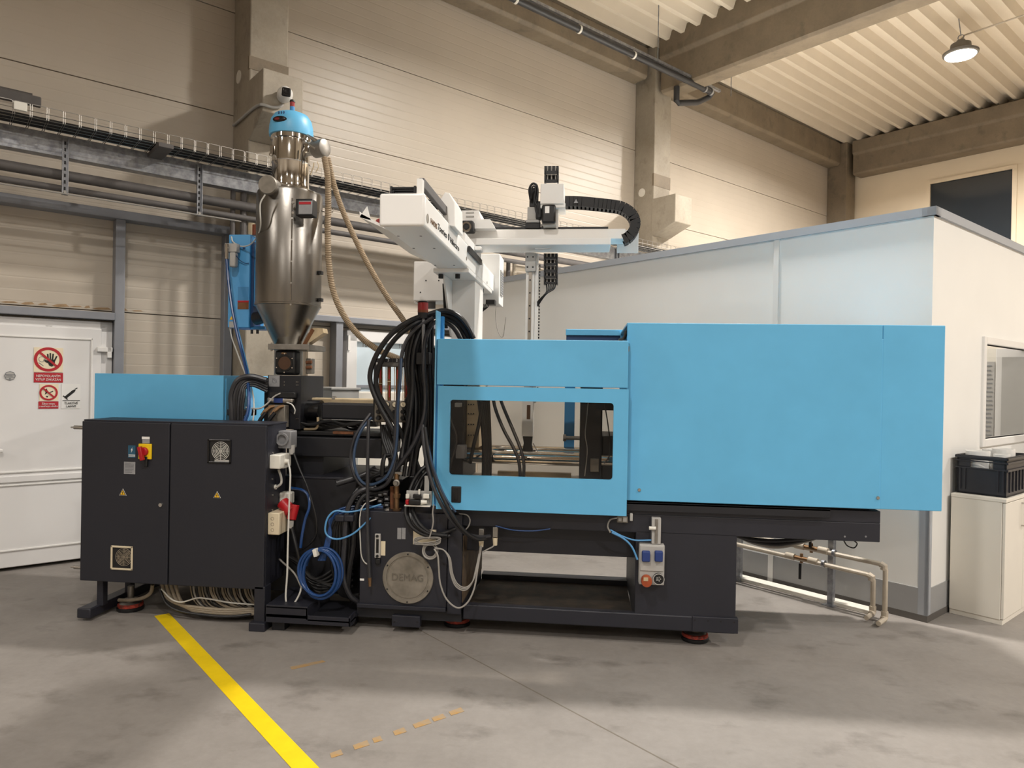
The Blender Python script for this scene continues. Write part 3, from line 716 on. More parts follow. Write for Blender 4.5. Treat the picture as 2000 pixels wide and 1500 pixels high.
for q in (r0+.02, r0+.05, r1-.05, r1-.02):
    hall().box(a0-.009, a0, q-.006, q+.006, k0+.03, k1-.09).build('rib', 'crate', cr, smooth=0)
for i in range(7):
    hh = a0+.06+i*.075; hall().box(hh-.005, hh+.005, r0-.009, r0, k0+.03, k1-.09).build('rib', 'crate', cr, smooth=0)
for i, (hh, qq, r, ht, lb) in enumerate(((5.77, 1.705, .075, .285, 'wide white roll standing in the black crate'), (5.96, 1.60, .07, .30, 'taller white roll in the middle of the black crate'), (5.80, 1.568, .05, .27, 'narrow clear cup at the front of the crate'), (6.09, 1.70, .07, .28, 'white roll at the rear of the black crate'))):
    b = hall(); b.lathe([(r, 0), (r, ht), (r*.85, ht), (r*.85, ht-.06), (0.001, ht-.06)], (hh, qq, k0+w+.002), seg=24); tag(b.build('white_roll', 'white'), lb, 'roll')
# ------------------------------------------------------------------ water pipes in front of the office wall
def waterpipe(name, label, z, hq, qend, qdrop, zend):
    t = thing(name, label, 'pipe', HV(5.0, 3, 0))
    r = .0165
    hall().tube([(hq, 6.5, z+.06), (hq, qdrop+.03, z), (hq, qdrop, z-.01), (hq, qdrop-.012, z-.03), (hq, qdrop-.012, .06), (hq, qdrop-.012, .045), (hq-.02, qdrop-.02, .032), (hq-.14, qdrop-.03, .03)], r, seg=10).build('pipe_run', 'pipe_beige', t)
    for q_ in (qdrop+.60, qdrop+.42): hall().cyl((hq, q_-.035, z+.012), (hq, q_+.035, z+.014), .025, seg=12).build('fitting', 'pipe_beige', t)
    hall().cyl((hq, qdrop+.46, z+.012), (hq, qdrop+.56, z+.012), .018, seg=10).cyl((hq, qdrop+.51, z-.02), (hq, qdrop+.51, z+.05), .012, seg=8).build('valve', 'brass', t)
    sg = 1 if zend > 0 else -1
    hall().box(hq-.025, hq-.013, qdrop+.50, qdrop+.52, z+sg*.02, z+sg*.14).build('valve_lever', 'black', t, bevel=.003)
    hall().tube([(hq, qdrop, z-.035), (hq, qdrop-.004, z-.01), (hq, qdrop+.02, z)], .023, seg=10).build('elbow', 'pipe_beige', t)
    hall().tube([(hq, qdrop-.012, .08), (hq, qdrop-.012, .04), (hq-.03, qdrop-.015, .03)], .023, seg=10).build('elbow', 'pipe_beige', t)
    hall().ring((hq, qdrop+.34, z+.01), (0,1,0), .017, .027, .02, 14).build('clamp', 'galvanised', t)
    return t
waterpipe('water_pipe', 'upper beige water pipe with upright valve lever beside the office', .395, 5.0, 0, 2.02, 1)
waterpipe('water_pipe', 'lower beige water pipe with hanging valve lever beside the office', .29, 5.05, 0, 2.12, -1)
tag(hall().box(5.07, 5.11, 2.40, 2.44, 0, .5).box(5.03, 5.15, 2.38, 2.46, 0, .008).build('pipe_stand', 'galvanised'), 'galvanised strut holding the two water pipes', 'bracket')
tag(hall().box(5.07, 5.11, 3.16, 3.20, 0, .5).build('pipe_stand', 'galvanised'), 'galvanised strut of the water pipes behind the machine', 'bracket')
tag(hall().box(5.09, 5.19, 2.15, 6.5, 0, .03).build('floor_strip', 'white_warm', bevel=.004), 'pale strip lying along the foot of the office wall', 'strip')
# low grey case and cream case behind the machine
e = atq(648, 757, 5.6); f = atq(698, 757, 5.6)
b = hall(); b.box(e.x, f.x+.02, 5.6, 6.1, 0, e.z-.02); g = b.build('grey_case', 'grey_light', bevel=.006, smooth=0); tag(g, 'grey sheet metal case standing behind the injection barrel', 'case')
hall().box(e.x-.01, f.x+.03, 5.59, 6.11, e.z-.02, e.z).build('lid', 'grey_light', g, bevel=.004, smooth=0)
b = hall(); b.box(f.x+.06, f.x+1.0, 6.0, 6.5, 0, e.z-.05); tag(b.build('cream_case', 'white_warm', bevel=.006, smooth=0), 'cream low cabinet behind the flow regulator', 'case')
# ================================================================== electrical cabinet
CY = 4.20
cab = thing('electrical_cabinet', 'dark grey two-door electrical cabinet in front of the machine', 'cabinet', (-2.63, 4.35, 0))
X0, X1, Z0, Z1 = at(158, 980, CY).x, at(517.5, 985, CY).x, at(335, 1143, CY).z, at(340, 825, CY).z
XM = at(330, 985, CY).x
YB = 4.50
MB().box(X0+.012, X1, CY+.022, YB, Z0+.01, Z1-.004).build('body', 'graphite', cab, bevel=.006, smooth=0)
MB().box(X0, X1+.004, CY+.016, YB, Z1-.006, Z1+.004).build('top_sheet', 'graphite', cab, bevel=.002, smooth=0)
dl = MB().box(X0, XM-.004, CY, CY+.02, Z0, Z1-.006).build('door', 'graphite_door', cab, bevel=.005, smooth=0, label='left cabinet door with main switch')
drr = MB().box(XM+.004, X1, CY, CY+.02, Z0, Z1-.006).build('door', 'graphite_door', cab, bevel=.005, smooth=0, label='right cabinet door with black fan grille')
# main switch
MB().fb(270, 867, 295, 897, CY-.012, .012).build('switch_plate', 'yellow', dl, bevel=.003)
p = at(282, 882, CY-.012)
MB().cyl(p, p+Vector((0,-.018,0)), .03, .026, 20).obox(p+Vector((-.004,-.028,-.01)), ((1,0,.25),(0,1,0),(-.25,0,1)), (.012,.012,.045)).build('switch_handle', 'red', dl, bevel=.004)
MB().fb(281, 892, 287, 912, CY-.016, .012).build('padlock_tag', 'black', dl, bevel=.003)
MB().fb(277, 853, 292, 858, CY-.002, .002).build('label_plate', 'print_white', dl, smooth=0)
MB().fb(278, 859, 292, 866, CY-.002, .002).build('label_plate', 'label_silver', dl, smooth=0)
lb = MB().fb(250, 870, 264.5, 894, CY-.002, .002).build('label_plate', 'label_blue', dl, smooth=0)
p = at(257, 879, CY-.003)
MB().prism([p+Vector(v) for v in ((.006,0,.018),(-.006,0,-.001),(.0,0,-.001),(-.004,0,-.018),(.008,0,.004),(.002,0,.004))], (0,.001,0)).build('flash_symbol', 'print_white', dl, smooth=0)
MB().fb(251, 888, 264, 889.5, CY-.004, .002).fb(251, 891, 264, 892, CY-.004, .002).build('text_line', 'print_white', dl, smooth=0)
MB().fb(242, 902, 264, 926, CY-.002, .002).build('label_plate', 'label_silver', dl, smooth=0)
for i in range(7):
    y = 904.5+i*2.9; MB().fb(244, y, 255+7*random.random(), y+.9, CY-.0035, .002).build('text_line', 'print_grey', dl, smooth=0)
for px, py, dd in ((240, 962, dl), (424, 967, drr)):
    p = at(px, py, CY-.001); r = .029
    def tri(k, y): return [p+Vector((k*r*math.sin(a), y, k*r*math.cos(a)-.004)) for a in (0, 2*math.pi/3, 4*math.pi/3)]
    MB().prism(tri(1., 0), (0,.001,0)).build('warning_triangle', 'print_white', dd, smooth=0)
    MB().prism(tri(.88, -.0015), (0,.001,0)).build('warning_border', 'print_black', dd, smooth=0)
    MB().prism(tri(.66, -.003), (0,.001,0)).build('warning_field', 'label_yellow', dd, smooth=0)
    MB().prism([p+Vector(v) for v in ((.003,-.0045,.010),(-.004,-.0045,-.003),(.0,-.0045,-.003),(-.003,-.0045,-.014),(.005,-.0045,.0),(.001,-.0045,.0))], (0,.001,0)).build('flash_symbol', 'print_black', dd, smooth=0)
p = at(314.5, 986, CY); MB().cyl(p, p+Vector((0,-.01,0)), .014, .012, 16).build('lock', 'chrome', dl)
def fan(x0, y0, x1, y1, frame_m, guard_m, parent, cx, cy, rr, deep=.008):
    a, b, c, d = rect(x0, y0, x1, y1, CY); t = .012
    MB().box(a, b, CY-deep, CY, d-t, d).box(a, b, CY-deep, CY, c, c+t).box(a, a+t, CY-deep, CY, c, d).box(b-t, b, CY-deep, CY, c, d).build('fan_frame', frame_m, parent, bevel=.003, smooth=0)
    MB().box(a+t, b-t, CY-.0015, CY, c+t, d-t).build('fan_opening', 'black', parent, smooth=0)
    p = at(cx, cy, CY-.006)
    for k in range(1, 7):
        r = rr*k/6; MB().ring(p, (0,1,0), r-.0013, r+.0013, .003, 28).build('guard_ring', guard_m, parent)
    for k in range(4):
        an = math.pi*k/4; e = Vector((math.cos(an), 0, math.sin(an)))*rr; MB().bar(p-e, p+e, .002, .0022, (0,1,0)).build('guard_spoke', guard_m, parent, smooth=0)
fan(406, 858, 452, 905, 'black_gloss', 'cable_white', drr, 431, 881, .058)
fan(217, 1066, 260, 1113, 'beige_plastic', 'cable_beige', dl, 242, 1088, .056)
MB().fb(419, 898, 449, 904, CY-.004, .003).build('dust_ledge', 'grey_light', drr, smooth=0)
for y in (835, 1108):
    p = at(158, y, CY+.05); MB().cyl(p+Vector((-.045,0,0)), p+Vector((.02,0,0)), .013, seg=12).cyl(p+Vector((-.07,0,0)), p+Vector((-.045,0,0)), .005, seg=8).build('hinge_pin', 'steel', cab)
# feet of the cabinet
MB().box(X0+.075, X0+.118, CY+.06, CY+.11, .075, Z0+.02).build('leg', 'graphite', cab, bevel=.004, smooth=0)
MB().box(X0+.075, X0+.118, CY+.34, CY+.39, .075, Z0+.02).build('leg', 'graphite', cab, bevel=.004, smooth=0)
MB().box(X0+.005, X0+.098, CY-.03, CY+.8, .02, .085).build('runner', 'graphite', cab, bevel=.008)
xr = at(506, 1200, CY).x
MB().box(xr-.035, xr+.035, CY+.0, CY+.09, .05, Z0+.02).build('leg', 'graphite', cab, bevel=.004, smooth=0)
MB().box(xr-.055, xr+.05, CY-.03, CY+.12, 0, .055).build('foot', 'graphite', cab, bevel=.006, smooth=0)
# fittings on the right flank of the cabinet
SX = X1
def flank(name, x0, y0, x1, y1, Ya, Yb, mt, bev=.004):
    a, b, c, d = rect(x0, y0, x1, y1, Ya); return MB().box(SX, b, Ya, Yb, c, d).build(name, mt, cab, bevel=bev)
g = flank('connector_housing', 540, 842, 568, 876, 4.37, 4.47, 'grey_plastic', .006)
p = at(551, 858, 4.36); MB().ring(p, (0,1,0), .03, .042, .016, 20).build('locking_lever', 'grey_plastic', g)
p = at(570, 878, 4.40); MB().cyl(p+Vector((0,0,.03)), p+Vector((.0,0,-.03)), .022, .018, 12).build('cable_gland', 'grey_light', g)
w_ = flank('white_junction_box', 525, 889, 547, 916, 4.25, 4.42, 'white_plastic', .006)
p = at(555, 901, 4.33); MB().box(p.x-.03, p.x+.01, 4.31, 4.37, p.z-.045, p.z+.05).cyl(p, p+Vector((.035,0,0)), .018, .014, 12).build('plug', 'white_plastic', w_, bevel=.005)
p = at(537, 951, 4.34); MB().cyl(p+Vector((-.05,0,0)), p+Vector((.01,0,0)), .016, seg=12).build('cable_gland', 'white_plastic', cab)
b_ = flank('beige_junction_box', 522.5, 1002, 545.5, 1045, 4.24, 4.44, 'beige_plastic', .006)
for y in (1013, 1024, 1035):
    p = at(532, y, 4.24); MB().ring(p, (0,1,0), .0085, .0105, .003, 20).build('knockout_ring', 'cable_beige', b_)
pw = flank('socket_cover', 546, 962, 566, 986, 4.40, 4.48, 'white_plastic', .01)
p = at(566, 988, 4.36)
MB().cyl(p+Vector((-.05,0,.02)), p+Vector((.02,-.02,-.035)), .042, .04, 18).cyl(p+Vector((.03,-.0,.01)), p+Vector((.02,-.02,-.085)), .036, .03, 18).build('red_socket', 'red', cab, bevel=.004)
p = at(568, 1022, 4.34); MB().cyl(p+Vector((0,0,.02)), p+Vector((0,0,-.03)), .02, .016, 14).build('plug_collar', 'grey_light', cab)
for (px, py) in ((536, 885), (534, 936), (537, 967), (526, 996)):
    p = at(px, py, 4.3); MB().cyl((SX, p.y, p.z), (SX+.006, p.y, p.z), .006, seg=8).build('screw', 'steel', cab)

# ================================================================== injection moulding machine
mc = thing('injection_moulding_machine', 'long injection moulding machine with light blue guards on a black base', 'machine', (-.6, 4.8, 0))
FY = 4.32; BK = 5.2
xa, xb = at(1240, 1140, FY).x, at(1438, 1140, FY).x
MB().box(xa, xb, FY, BK, .135, .70).build('base_column', 'graphite', mc, bevel=.006, smooth=0)
a, b, c, d = rect(1352, 1206, 1442, 1236, FY-.012)
br = MB().box(a, b, FY-.012, FY+.03, c, d).build('foot_bracket', 'graphite', mc, bevel=.004, smooth=0)
for px in (1357, 1383, 1408, 1434):
    p = at(px, 1211+(px-1357)*.06, FY-.013); MB().cyl(p, p+Vector((0,.004,0)), .006, seg=8).build('bolt_hole', 'black', br)
# long bed beam
MB().box(-.95, 1.735, FY, BK, .688, .80).box(-.95, 1.735, FY, BK, .80, .872).build('bed_beam', 'graphite', mc, bevel=.004, smooth=0)
MB().box(-.9, 1.68, FY+.03, BK-.05, .872, .90).build('bed_rail', 'black', mc, smooth=0)
a, b, c, d = rect(1226, 981, 1622, 1002, FY-.03)
MB().box(a-.3, b, FY-.03, FY, .865, .878).box(a-.3, b, FY-.03, FY-.024, .826, .878).build('gate_rail', 'graphite_dark', mc, bevel=.002, smooth=0)
for px in (1650, 1691):
    p = at(px, 1048, FY); MB().cyl(p+Vector((0,-.001,0)), p, .006, seg=8).build('bolt_hole', 'grey_plastic', mc)
a, b, c, d = rect(915, 1035, 1240, 1082, 4.46)
MB().box(a-.15, xa+.02, 4.46, 4.56, c, .70).build('cross_member', 'graphite', mc, bevel=.004, smooth=0)
MB().box(-.76, xa+.02, 5.10, 5.16, c-.0, .70).build('cross_member', 'graphite_dark', mc, bevel=.004, smooth=0)
MB().box(-.75, xa, 4.37, 5.16, .115, .135).build('drip_pan', 'dirt_pan', mc, smooth=0)
MB().box(-.75, xa, 5.14, 5.16, .115, .165).build('pan_lip', 'graphite_dark', mc, smooth=0)
MB().box(-.75, xb, FY-.006, FY+.05, .1, .195).build('front_rail', 'graphite', mc, bevel=.008)
MB().box(-.75, xb, 5.1, BK, .1, .17).build('rear_rail', 'graphite_dark', mc, smooth=0)
# oil tank
TY = 4.30
tx0, tx1 = at(703, 1100, TY).x, at(902, 1100, TY).x; txm = at(873, 1100, TY).x
MB().box(tx0, txm, TY, 5.15, .16, .76).build('oil_tank', 'graphite', mc, bevel=.004, smooth=0)
MB().box(txm+.004, tx1, TY-.006, 5.15, .135, .76).build('tank_post', 'graphite', mc, bevel=.004, smooth=0)
MB().box(tx1-.002, tx1+.004, TY+.03, 5.14, .2, .62).build('stained_plate', 'stained_plate', mc, smooth=0)
MB().box(tx0-.01, txm, TY-.02, TY+.02, .15, .175).build('tank_ledge', 'graphite', mc, bevel=.003, smooth=0)
MB().box(tx0-.02, tx1, TY+.02, 5.15, .08, .15).build('tank_underframe', 'graphite_dark', mc, smooth=0)
lc = at(797, 1128, TY); lr = .163
lid = MB().lathe([(0, -.012), (lr*.78, -.012), (lr*.79, -.008), (lr*.84, -.008), (lr*.85, -.014), (lr*.98, -.014), (lr, -.010), (lr, .004), (0, .004)], lc, (0,1,0), seg=56).build('tank_lid', 'alu_cast', mc)
for k in range(6):
    an = math.pi/2+k*math.pi/3; p = lc+Vector((math.cos(an)*lr*.92, -.013, math.sin(an)*lr*.92)); MB().cyl(p, p+Vector((0,-.005,0)), .005, seg=6).build('lid_screw', 'black', lid)
text('lettering', 'DEMAG', .062, lc+Vector((0,-.0125,.002)), (1,0,0), (0,0,1), 'alu_dark', lid, depth=.004, width=.2)
sg = MB().fb(731.5, 1043, 742.5, 1090, TY-.02, .02).build('oil_gauge', 'grey_light', mc, bevel=.003)
MB().fb(734.5, 1053, 739.5, 1080, TY-.022, .003).build('gauge_glass', 'black_gloss', sg, smooth=0)
for y in (1047, 1086):
    p = at(737, y, TY-.02); MB().cyl(p, p+Vector((0,-.008,0)), .009, seg=10).build('gauge_bolt', 'black', sg)
MB().fb(733, 1092, 742, 1102, TY-.02, .02).build('sensor_body', 'black', mc, bevel=.003)
MB().fb(744, 1057, 752.5, 1085, TY-.002, .002).build('label_plate', 'sign_cream', mc, smooth=0)
for x0, x1 in ((776, 783.5), (784.5, 792)): MB().fb(x0, 1031, x1, 1053, TY-.002, .002).build('label_plate', 'label_silver', mc, smooth=0)
MB().fb(807, 1034, 852, 1064, TY-.002, .002).build('label_plate', 'sign_cream', mc, smooth=0)
MB().fb(703, 1130, 711, 1134, TY-.002, .002).build('label_plate', 'print_white', mc, smooth=0)
tb = MB().fb(765, 1203, 820, 1225, TY-.01, .05).build('towing_bracket', 'graphite', mc, bevel=.004, smooth=0)
for px in (770, 815):
    p = at(px, 1215, TY-.01); MB().cyl(p+Vector((0,-.001,0)), p, .007, seg=8).build('bolt_hole', 'black', tb)
# levelling feet
def foot(px, py, nm_y=None, hgt=.2):
    p = fl(px, py); c = Vector((p.x, p.y, 0))
    ft = MB().lathe([(.082, 0), (.085, .006), (.085, .022), (.08, .026)], c, seg=28).build('levelling_foot', 'rubber', mc)
    MB().lathe([(.08, .026), (.081, .03), (.079, .044), (.07, .048)], c, seg=28).build('pad_ring', 'red_pad', ft)
    MB().lathe([(.07, .048), (.055, .058), (.04, .06), (.04, .075), (.02, .076), (.02, hgt)], c, seg=20).build('spindle', 'steel_dull', ft)
foot(1357, 1249, hgt=.14); foot(893, 1219, hgt=.14); foot(255, 1190, hgt=.16)
# left base under the injection unit
BY = 4.56
bx0, bx1 = -3.12, tx0
MB().box(bx0, bx1, BY, BK+.05, .14, .915).build('base_body', 'graphite_dark', mc, bevel=.005, smooth=0)
MB().box(bx0, bx1+.2, BY-.006, BK+.06, .915, .93).build('base_top', 'graphite', mc, bevel=.003, smooth=0)
MB().fb(560, 855, 745, 893, BY+.06, .5).build('injection_bed', 'graphite_dark', mc, bevel=.006, smooth=0)
MB().fb(560, 843, 745, 851, BY+.12, .4).build('bed_rail', 'black', mc, bevel=.004, smooth=0)
a, b, c, d = rect(560, 893, 632, 912, BY+.1)
MB().box(a, b, BY+.1, BK, .925, 1.1).build('bed_support', 'graphite_dark', mc, smooth=0)
MB().fb(650, 843, 690, 848, BY+.11, .05).build('rusty_rail', 'rust', mc, smooth=0)
MB().box(tx0, -.95, 4.72, BK, .765, .925).build('dark_backing', 'graphite_dark', mc, smooth=0)  # box added as dark backing, closes the bright gap behind the hoses
# rear blue cover behind the cabinet
a, b, c, d = rect(184, 731, 436, 822, 4.55)
MB().box(a, b, 4.55, 5.25, 1.15, d).build('motor_cover', 'blue', mc, bevel=.004, smooth=0)
MB().box(b, b+.004, 4.58, 5.2, 1.18, d-.02).build('motor_cover_end', 'blue', mc, smooth=0)
# injection head block
IY = 4.66
ib = MB().fb(522, 733, 587, 838, IY, .42).build('injection_block', 'graphite_dark', mc, bevel=.004, smooth=0)
MB().fb(516, 738, 524, 836, IY+.05, .35).build('block_flank', 'black', mc, smooth=0)
MB().fb(525, 733.5, 546, 755, IY-.002, .002).build('label_plate', 'label_silver', ib, smooth=0)
p = at(536, 744, IY-.003); MB().ring(p, (0,1,0), .014, .017, .001, 16).bar(p+Vector((-.02,0,.02)), p+Vector((.02,0,-.01)), .001, .004, (0,1,0)).bar(p+Vector((-.012,0,.022)), p+Vector((.004,0,.012)), .001, .004, (0,1,0)).build('label_print', 'print_grey', ib, smooth=0)
for px in (555.5, 579, 582):
    for py in (746, 752, 818): 
        p = at(px, py, IY); MB().cyl(p, p+Vector((0,-.003,0)), .003, seg=6).build('screw', 'steel', ib)
v = MB().fb(520, 776, 572, 788, IY-.05, .045).build('sensor_cylinder', 'steel', mc, bevel=.015, seg=3)
MB().fb(534, 777, 552, 787, IY-.052, .05).build('sensor_band', 'socket_blue', v, bevel=.003)
MB().fb(526, 766, 575, 777, IY-.06, .05).build('sensor_mount', 'black', mc, bevel=.004)
MB().fb(523, 791, 556, 835, IY-.09, .07).build('valve_block', 'alu_cast', mc, bevel=.004)
for px, py in ((528, 795), (546, 795)):
    p = at(px, py, IY-.1)
    MB().tube([p+Vector((.02,.02,.005)), p, p+Vector((-.03,-.02,-.03)), p+Vector((-.045,-.03,-.06))], .013, seg=10).build('elbow_fitting', 'brass', mc)
# barrel
ax0, ax1 = at(585, 800, 4.8).x, at(735, 800, 4.8).x; zc = at(660, 803, 4.8).z
MB().cyl((ax0-.05, 4.8, zc), (at(628, 800, 4.8).x, 4.8, zc), .075, seg=24).build('barrel_sleeve', 'black_gloss', mc)
a, b, c, d = rect(627, 788, 735, 820, 4.72)
MB().box(a, b, 4.72, 4.9, c, d).build('barrel_cover', 'graphite_dark', mc, bevel=.012, smooth=0)
MB().fb(590, 778, 736, 789, 4.86, .1).build('barrel_top_sheet', 'cream_steel', mc, bevel=.01)
MB().cyl(at(650, 779, 4.88), at(656, 779, 4.88), .02, seg=12).build('barrel_knob', 'steel_dull', mc)
MB().tube(path([(594, 838, 4.7), (610, 838, 4.7), (618, 836, 4.7), (621, 828, 4.7), (621, 815, 4.7)]), .009, seg=8).build('oil_pipe', 'cream_steel', mc)
for i in range(6):
    pts = [(588+i*3, 826+i*2.4, 4.66+.02*i)]
    for k in range(1, 7): pts.append((588+k*20, 826+i*1.9+4*math.sin(k*1.7+i), 4.66+.02*i+.01*math.sin(k+i)))
    tag(MB().tube(path(pts, 4), .009, seg=6).build('heater_cable', 'rubber'), 'black heater cable slung under the barrel', 'cable', 'heater cables under the barrel')
MB().fb(586, 822, 735, 832, 4.78, .12).build('cable_duct', 'black', mc, bevel=.004)
# platens, tie bars
PLX0, PLX1 = at(828, 850, 4.62).x, -.82
MB().box(PLX0, PLX1, 4.62, 5.18, .9, 1.82).build('fixed_platen', 'graphite_dark', mc, bevel=.01, smooth=0)
MB().box(PLX1, PLX1+.09, 4.72, 5.1, 1.14, 1.66).build('mould_half', 'cream_steel', mc, bevel=.006, smooth=0)
for y in (790, 808, 829, 850):
    for px in (915, 920, 925):
        p = at(px, y, 4.715); MB().cyl(p, p+Vector((0,.006,0)), .005, seg=8).build('bolt_hole', 'black', mc)
mx0 = at(1132, 850, 4.62).x; mx1 = at(1176, 850, 4.62).x
MB().box(mx0, mx1, 4.62, 5.16, .9, 1.82).build('moving_platen', 'graphite_dark', mc, bevel=.01, smooth=0)
MB().box(mx1, .9, 4.66, 5.1, .9, 1.25).build('clamp_frame', 'black', mc, bevel=.01, smooth=0)
MB().box(mx1-.01, .6, 4.62, 4.68, 1.42, 1.47).build('clamp_rod', 'black', mc, smooth=0)
MB().fb(1153, 896, 1170, 922, 4.6, .03).build('valve_block', 'alu_cast', mc, bevel=.004)
for yy in (4.68, 5.08):
    for z in (1.085, 1.70):
        MB().cyl((PLX1-.1, yy, z), (.9, yy, z), .045, seg=24).build('tie_bar', 'chrome', mc)
MB().box(PLX1, .2, 4.45, 5.15, .9, .915).build('drop_chute', 'steel_dull', mc, smooth=0)
MB().box(-.62, -.1, 4.55, 4.6, .93, .96).box(-.62, -.1, 4.9, 4.95, .93, .96).build('slide_strip', 'cream_steel', mc, smooth=0)
MB().fb(890, 870, 908, 896, 4.5, .08).build('limit_switch', 'grey_plastic', mc, bevel=.004)
MB().fb(888, 787, 900, 795, 4.55, .05).build('terminal_box', 'grey_light', mc, bevel=.003)
a, b, c, d = rect(1102, 781, 1122, 876, 5.16)
MB().box(a, b, 5.16, 5.2, c, 1.86).build('rear_post', 'blue_strong', mc, bevel=.003, smooth=0)
p = at(1100, 855, 5.0); MB().cyl(p, p+Vector((.13,0,0)), .014, seg=10).cyl(p, p+Vector((.02,0,0)), .025, seg=10).build('ejector_rod', 'steel_dull', mc)
# front door with window
DY = 4.22
a, b, c, d = rect(853.5, 757, 1226, 1000, DY)
wx0, wx1, wz0, wz1 = rect(877, 781, 1197.5, 938, DY)
wz0 = at(1040, 938-5, DY).z; wz1 = at(1040, 784, DY).z
c = .805; d = at(1040, 757, DY).z
def rounded_frame(x0, x1, z0, z1, a0, a1, c0, c1, Y, t, r=.02, n=5):
    """sheet x0..x1,z0..z1 with a rounded opening a0..a1,c0..c1"""
    inner = []; outer = []
    for cx, cz, s in ((a1-r, c1-r, 0), (a0+r, c1-r, 1), (a0+r, c0+r, 2), (a1-r, c0+r, 3)):
        for k in range(n+1):
            th = math.pi/2*(s+k/n); inner.append((cx+r*math.cos(th), cz+r*math.sin(th)))
            ox, oz = ((x1, z1), (x0, z1), (x0, z0), (x1, z0))[s]
            if k < n/2: o = {0: (x1, inner[-1][1]), 1: (inner[-1][0], z1), 2: (x0, inner[-1][1]), 3: (inner[-1][0], z0)}[s]
            elif k > n/2: o = {0: (inner[-1][0], z1), 1: (x0, inner[-1][1]), 2: (inner[-1][0], z0), 3: (x1, inner[-1][1])}[s]
            if k == 0 or k == n: outer.append(o)
            else: outer.append((ox, oz))
    m_ = len(inner); vs = []; fs = []
    for y in (Y, Y+t):
        vs += [(x, y, z) for x, z in outer] + [(x, y, z) for x, z in inner]
    for i in range(m_):
        j = (i+1) % m_
        fs += [(i, j, m_+j, m_+i), (2*m_+i, 3*m_+i, 3*m_+j, 2*m_+j), (m_+i, m_+j, 3*m_+j, 3*m_+i), (i, 2*m_+i, 2*m_+j, j)]
    me = MB().add(vs, fs); return me
dm = rounded_frame(a, b, c, d, wx0, wx1, wz0, wz1, DY, .03)
door = dm.build('guard_door', 'blue', mc, smooth=0)
bm = bmesh.new(); bm.from_mesh(door.data); bmesh.ops.remove_doubles(bm, verts=bm.verts, dist=1e-5); bmesh.ops.dissolve_degenerate(bm, edges=bm.edges, dist=1e-6); bmesh.ops.recalc_face_normals(bm, faces=bm.faces); bm.to_mesh(door.data); bm.free()
MB().box(wx0-.01, wx1+.01, DY+.03, DY+.036, wz0-.01, wz1+.01).build('window_pane', 'plexi', door, smooth=0)
hd = MB().fb(881, 950, 900.5, 982, DY-.006, .012).build('door_handle', 'black', door, bevel=.006, seg=3)
MB().fb(886.5, 956, 894.5, 977, DY-.008, .004).build('handle_recess', 'black_gloss', hd, smooth=0)
MB().fb(853.5, 663.5, 1227, 754.5, DY+.004, .03).build('upper_guard', 'blue', mc, bevel=.004, smooth=0)
gz = at(1040, 664, DY).z
MB().box(a, b, DY+.03, DY+.12, gz-.012, gz-.002).build('guard_flange', 'blue', mc, smooth=0)
MB().box(a, b, DY+.03, DY+.07, gz-.06, gz-.03).build('guard_track', 'steel_dull', mc, smooth=0)
# guard end plate standing higher than the door
MB().box(a-.026, a-.016, DY+.01, DY+.12, .82, at(851, 606, DY).z).build('guard_end_plate', 'blue_pale', mc, bevel=.002, smooth=0)
MB().box(a-.016, a-.002, DY+.02, DY+.05, .82, gz).build('guard_edge', 'blue_strong', mc, smooth=0)
MB().box(a-.03, a+.0, DY+.125, DY+.165, 1.5, at(870, 618, DY+.13).z).build('guard_track', 'blue_strong', mc, smooth=0)
# clamp housing
HY = 4.285
hx0, hx1, hz0, hz1 = rect(1222, 632, 1721.5, 985, HY)
hx2 = at(1844, 815, HY).x
hz0, hz1 = .889, 1.968
MB().box(hx0, hx1, HY, HY+.012, hz0, hz1).build('clamp_guard', 'blue', mc, bevel=.004, smooth=0)
MB().box(hx1+.003, hx2, HY+.004, HY+.016, hz0, hz1).build('tail_guard', 'blue', mc, bevel=.004, smooth=0)
MB().box(hx1-.006, hx1+.006, HY+.002, HY+.03, hz0, hz1-.08).build('guard_fold', 'blue', mc, bevel=.005, smooth=0)
MB().box(hx0, hx2, HY+.012, BK-.04, hz1-.012, hz1).build('guard_top', 'blue', mc, smooth=0)
MB().box(hx2-.012, hx2, HY+.016, BK-.04, hz0, hz1-.012).build('guard_end', 'blue', mc, smooth=0)
MB().box(hx0, hx2, BK-.052, BK-.04, hz0, hz1-.012).build('rear_guard', 'blue', mc, smooth=0)
MB().box(1.70, hx2, HY+.016, BK-.05, hz0, hz0+.012).build('guard_floor', 'blue', mc, smooth=0)
MB().box(hx0+.1, 1.70, 4.5, 5.0, .9, 1.75).build('clamp_mechanism', 'black', mc, bevel=.02, smooth=0)
for px, py in ((1248.5, 957), (1714.5, 972.5)):
    p = at(px, py, HY); MB().cyl(p, p+Vector((0,-.006,0)), .011, .009, 10).build('guard_screw', 'steel', mc)
rg = MB().fb(1105, 643.5, 1224, 655, BK-.05, .12).build('rear_top_guard', 'blue', mc, bevel=.003, smooth=0)
MB().fb(1106, 655, 1224, 668, BK-.03, .1).build('rear_guard_channel', 'blue_dark', rg, smooth=0)
MB().tube(path([(1210, 664, 5.0), (1219, 660, 4.9), (1223, 648, 4.8), (1225, 638, 4.7)]), .012, seg=8).build('guard_seal', 'rubber', mc)
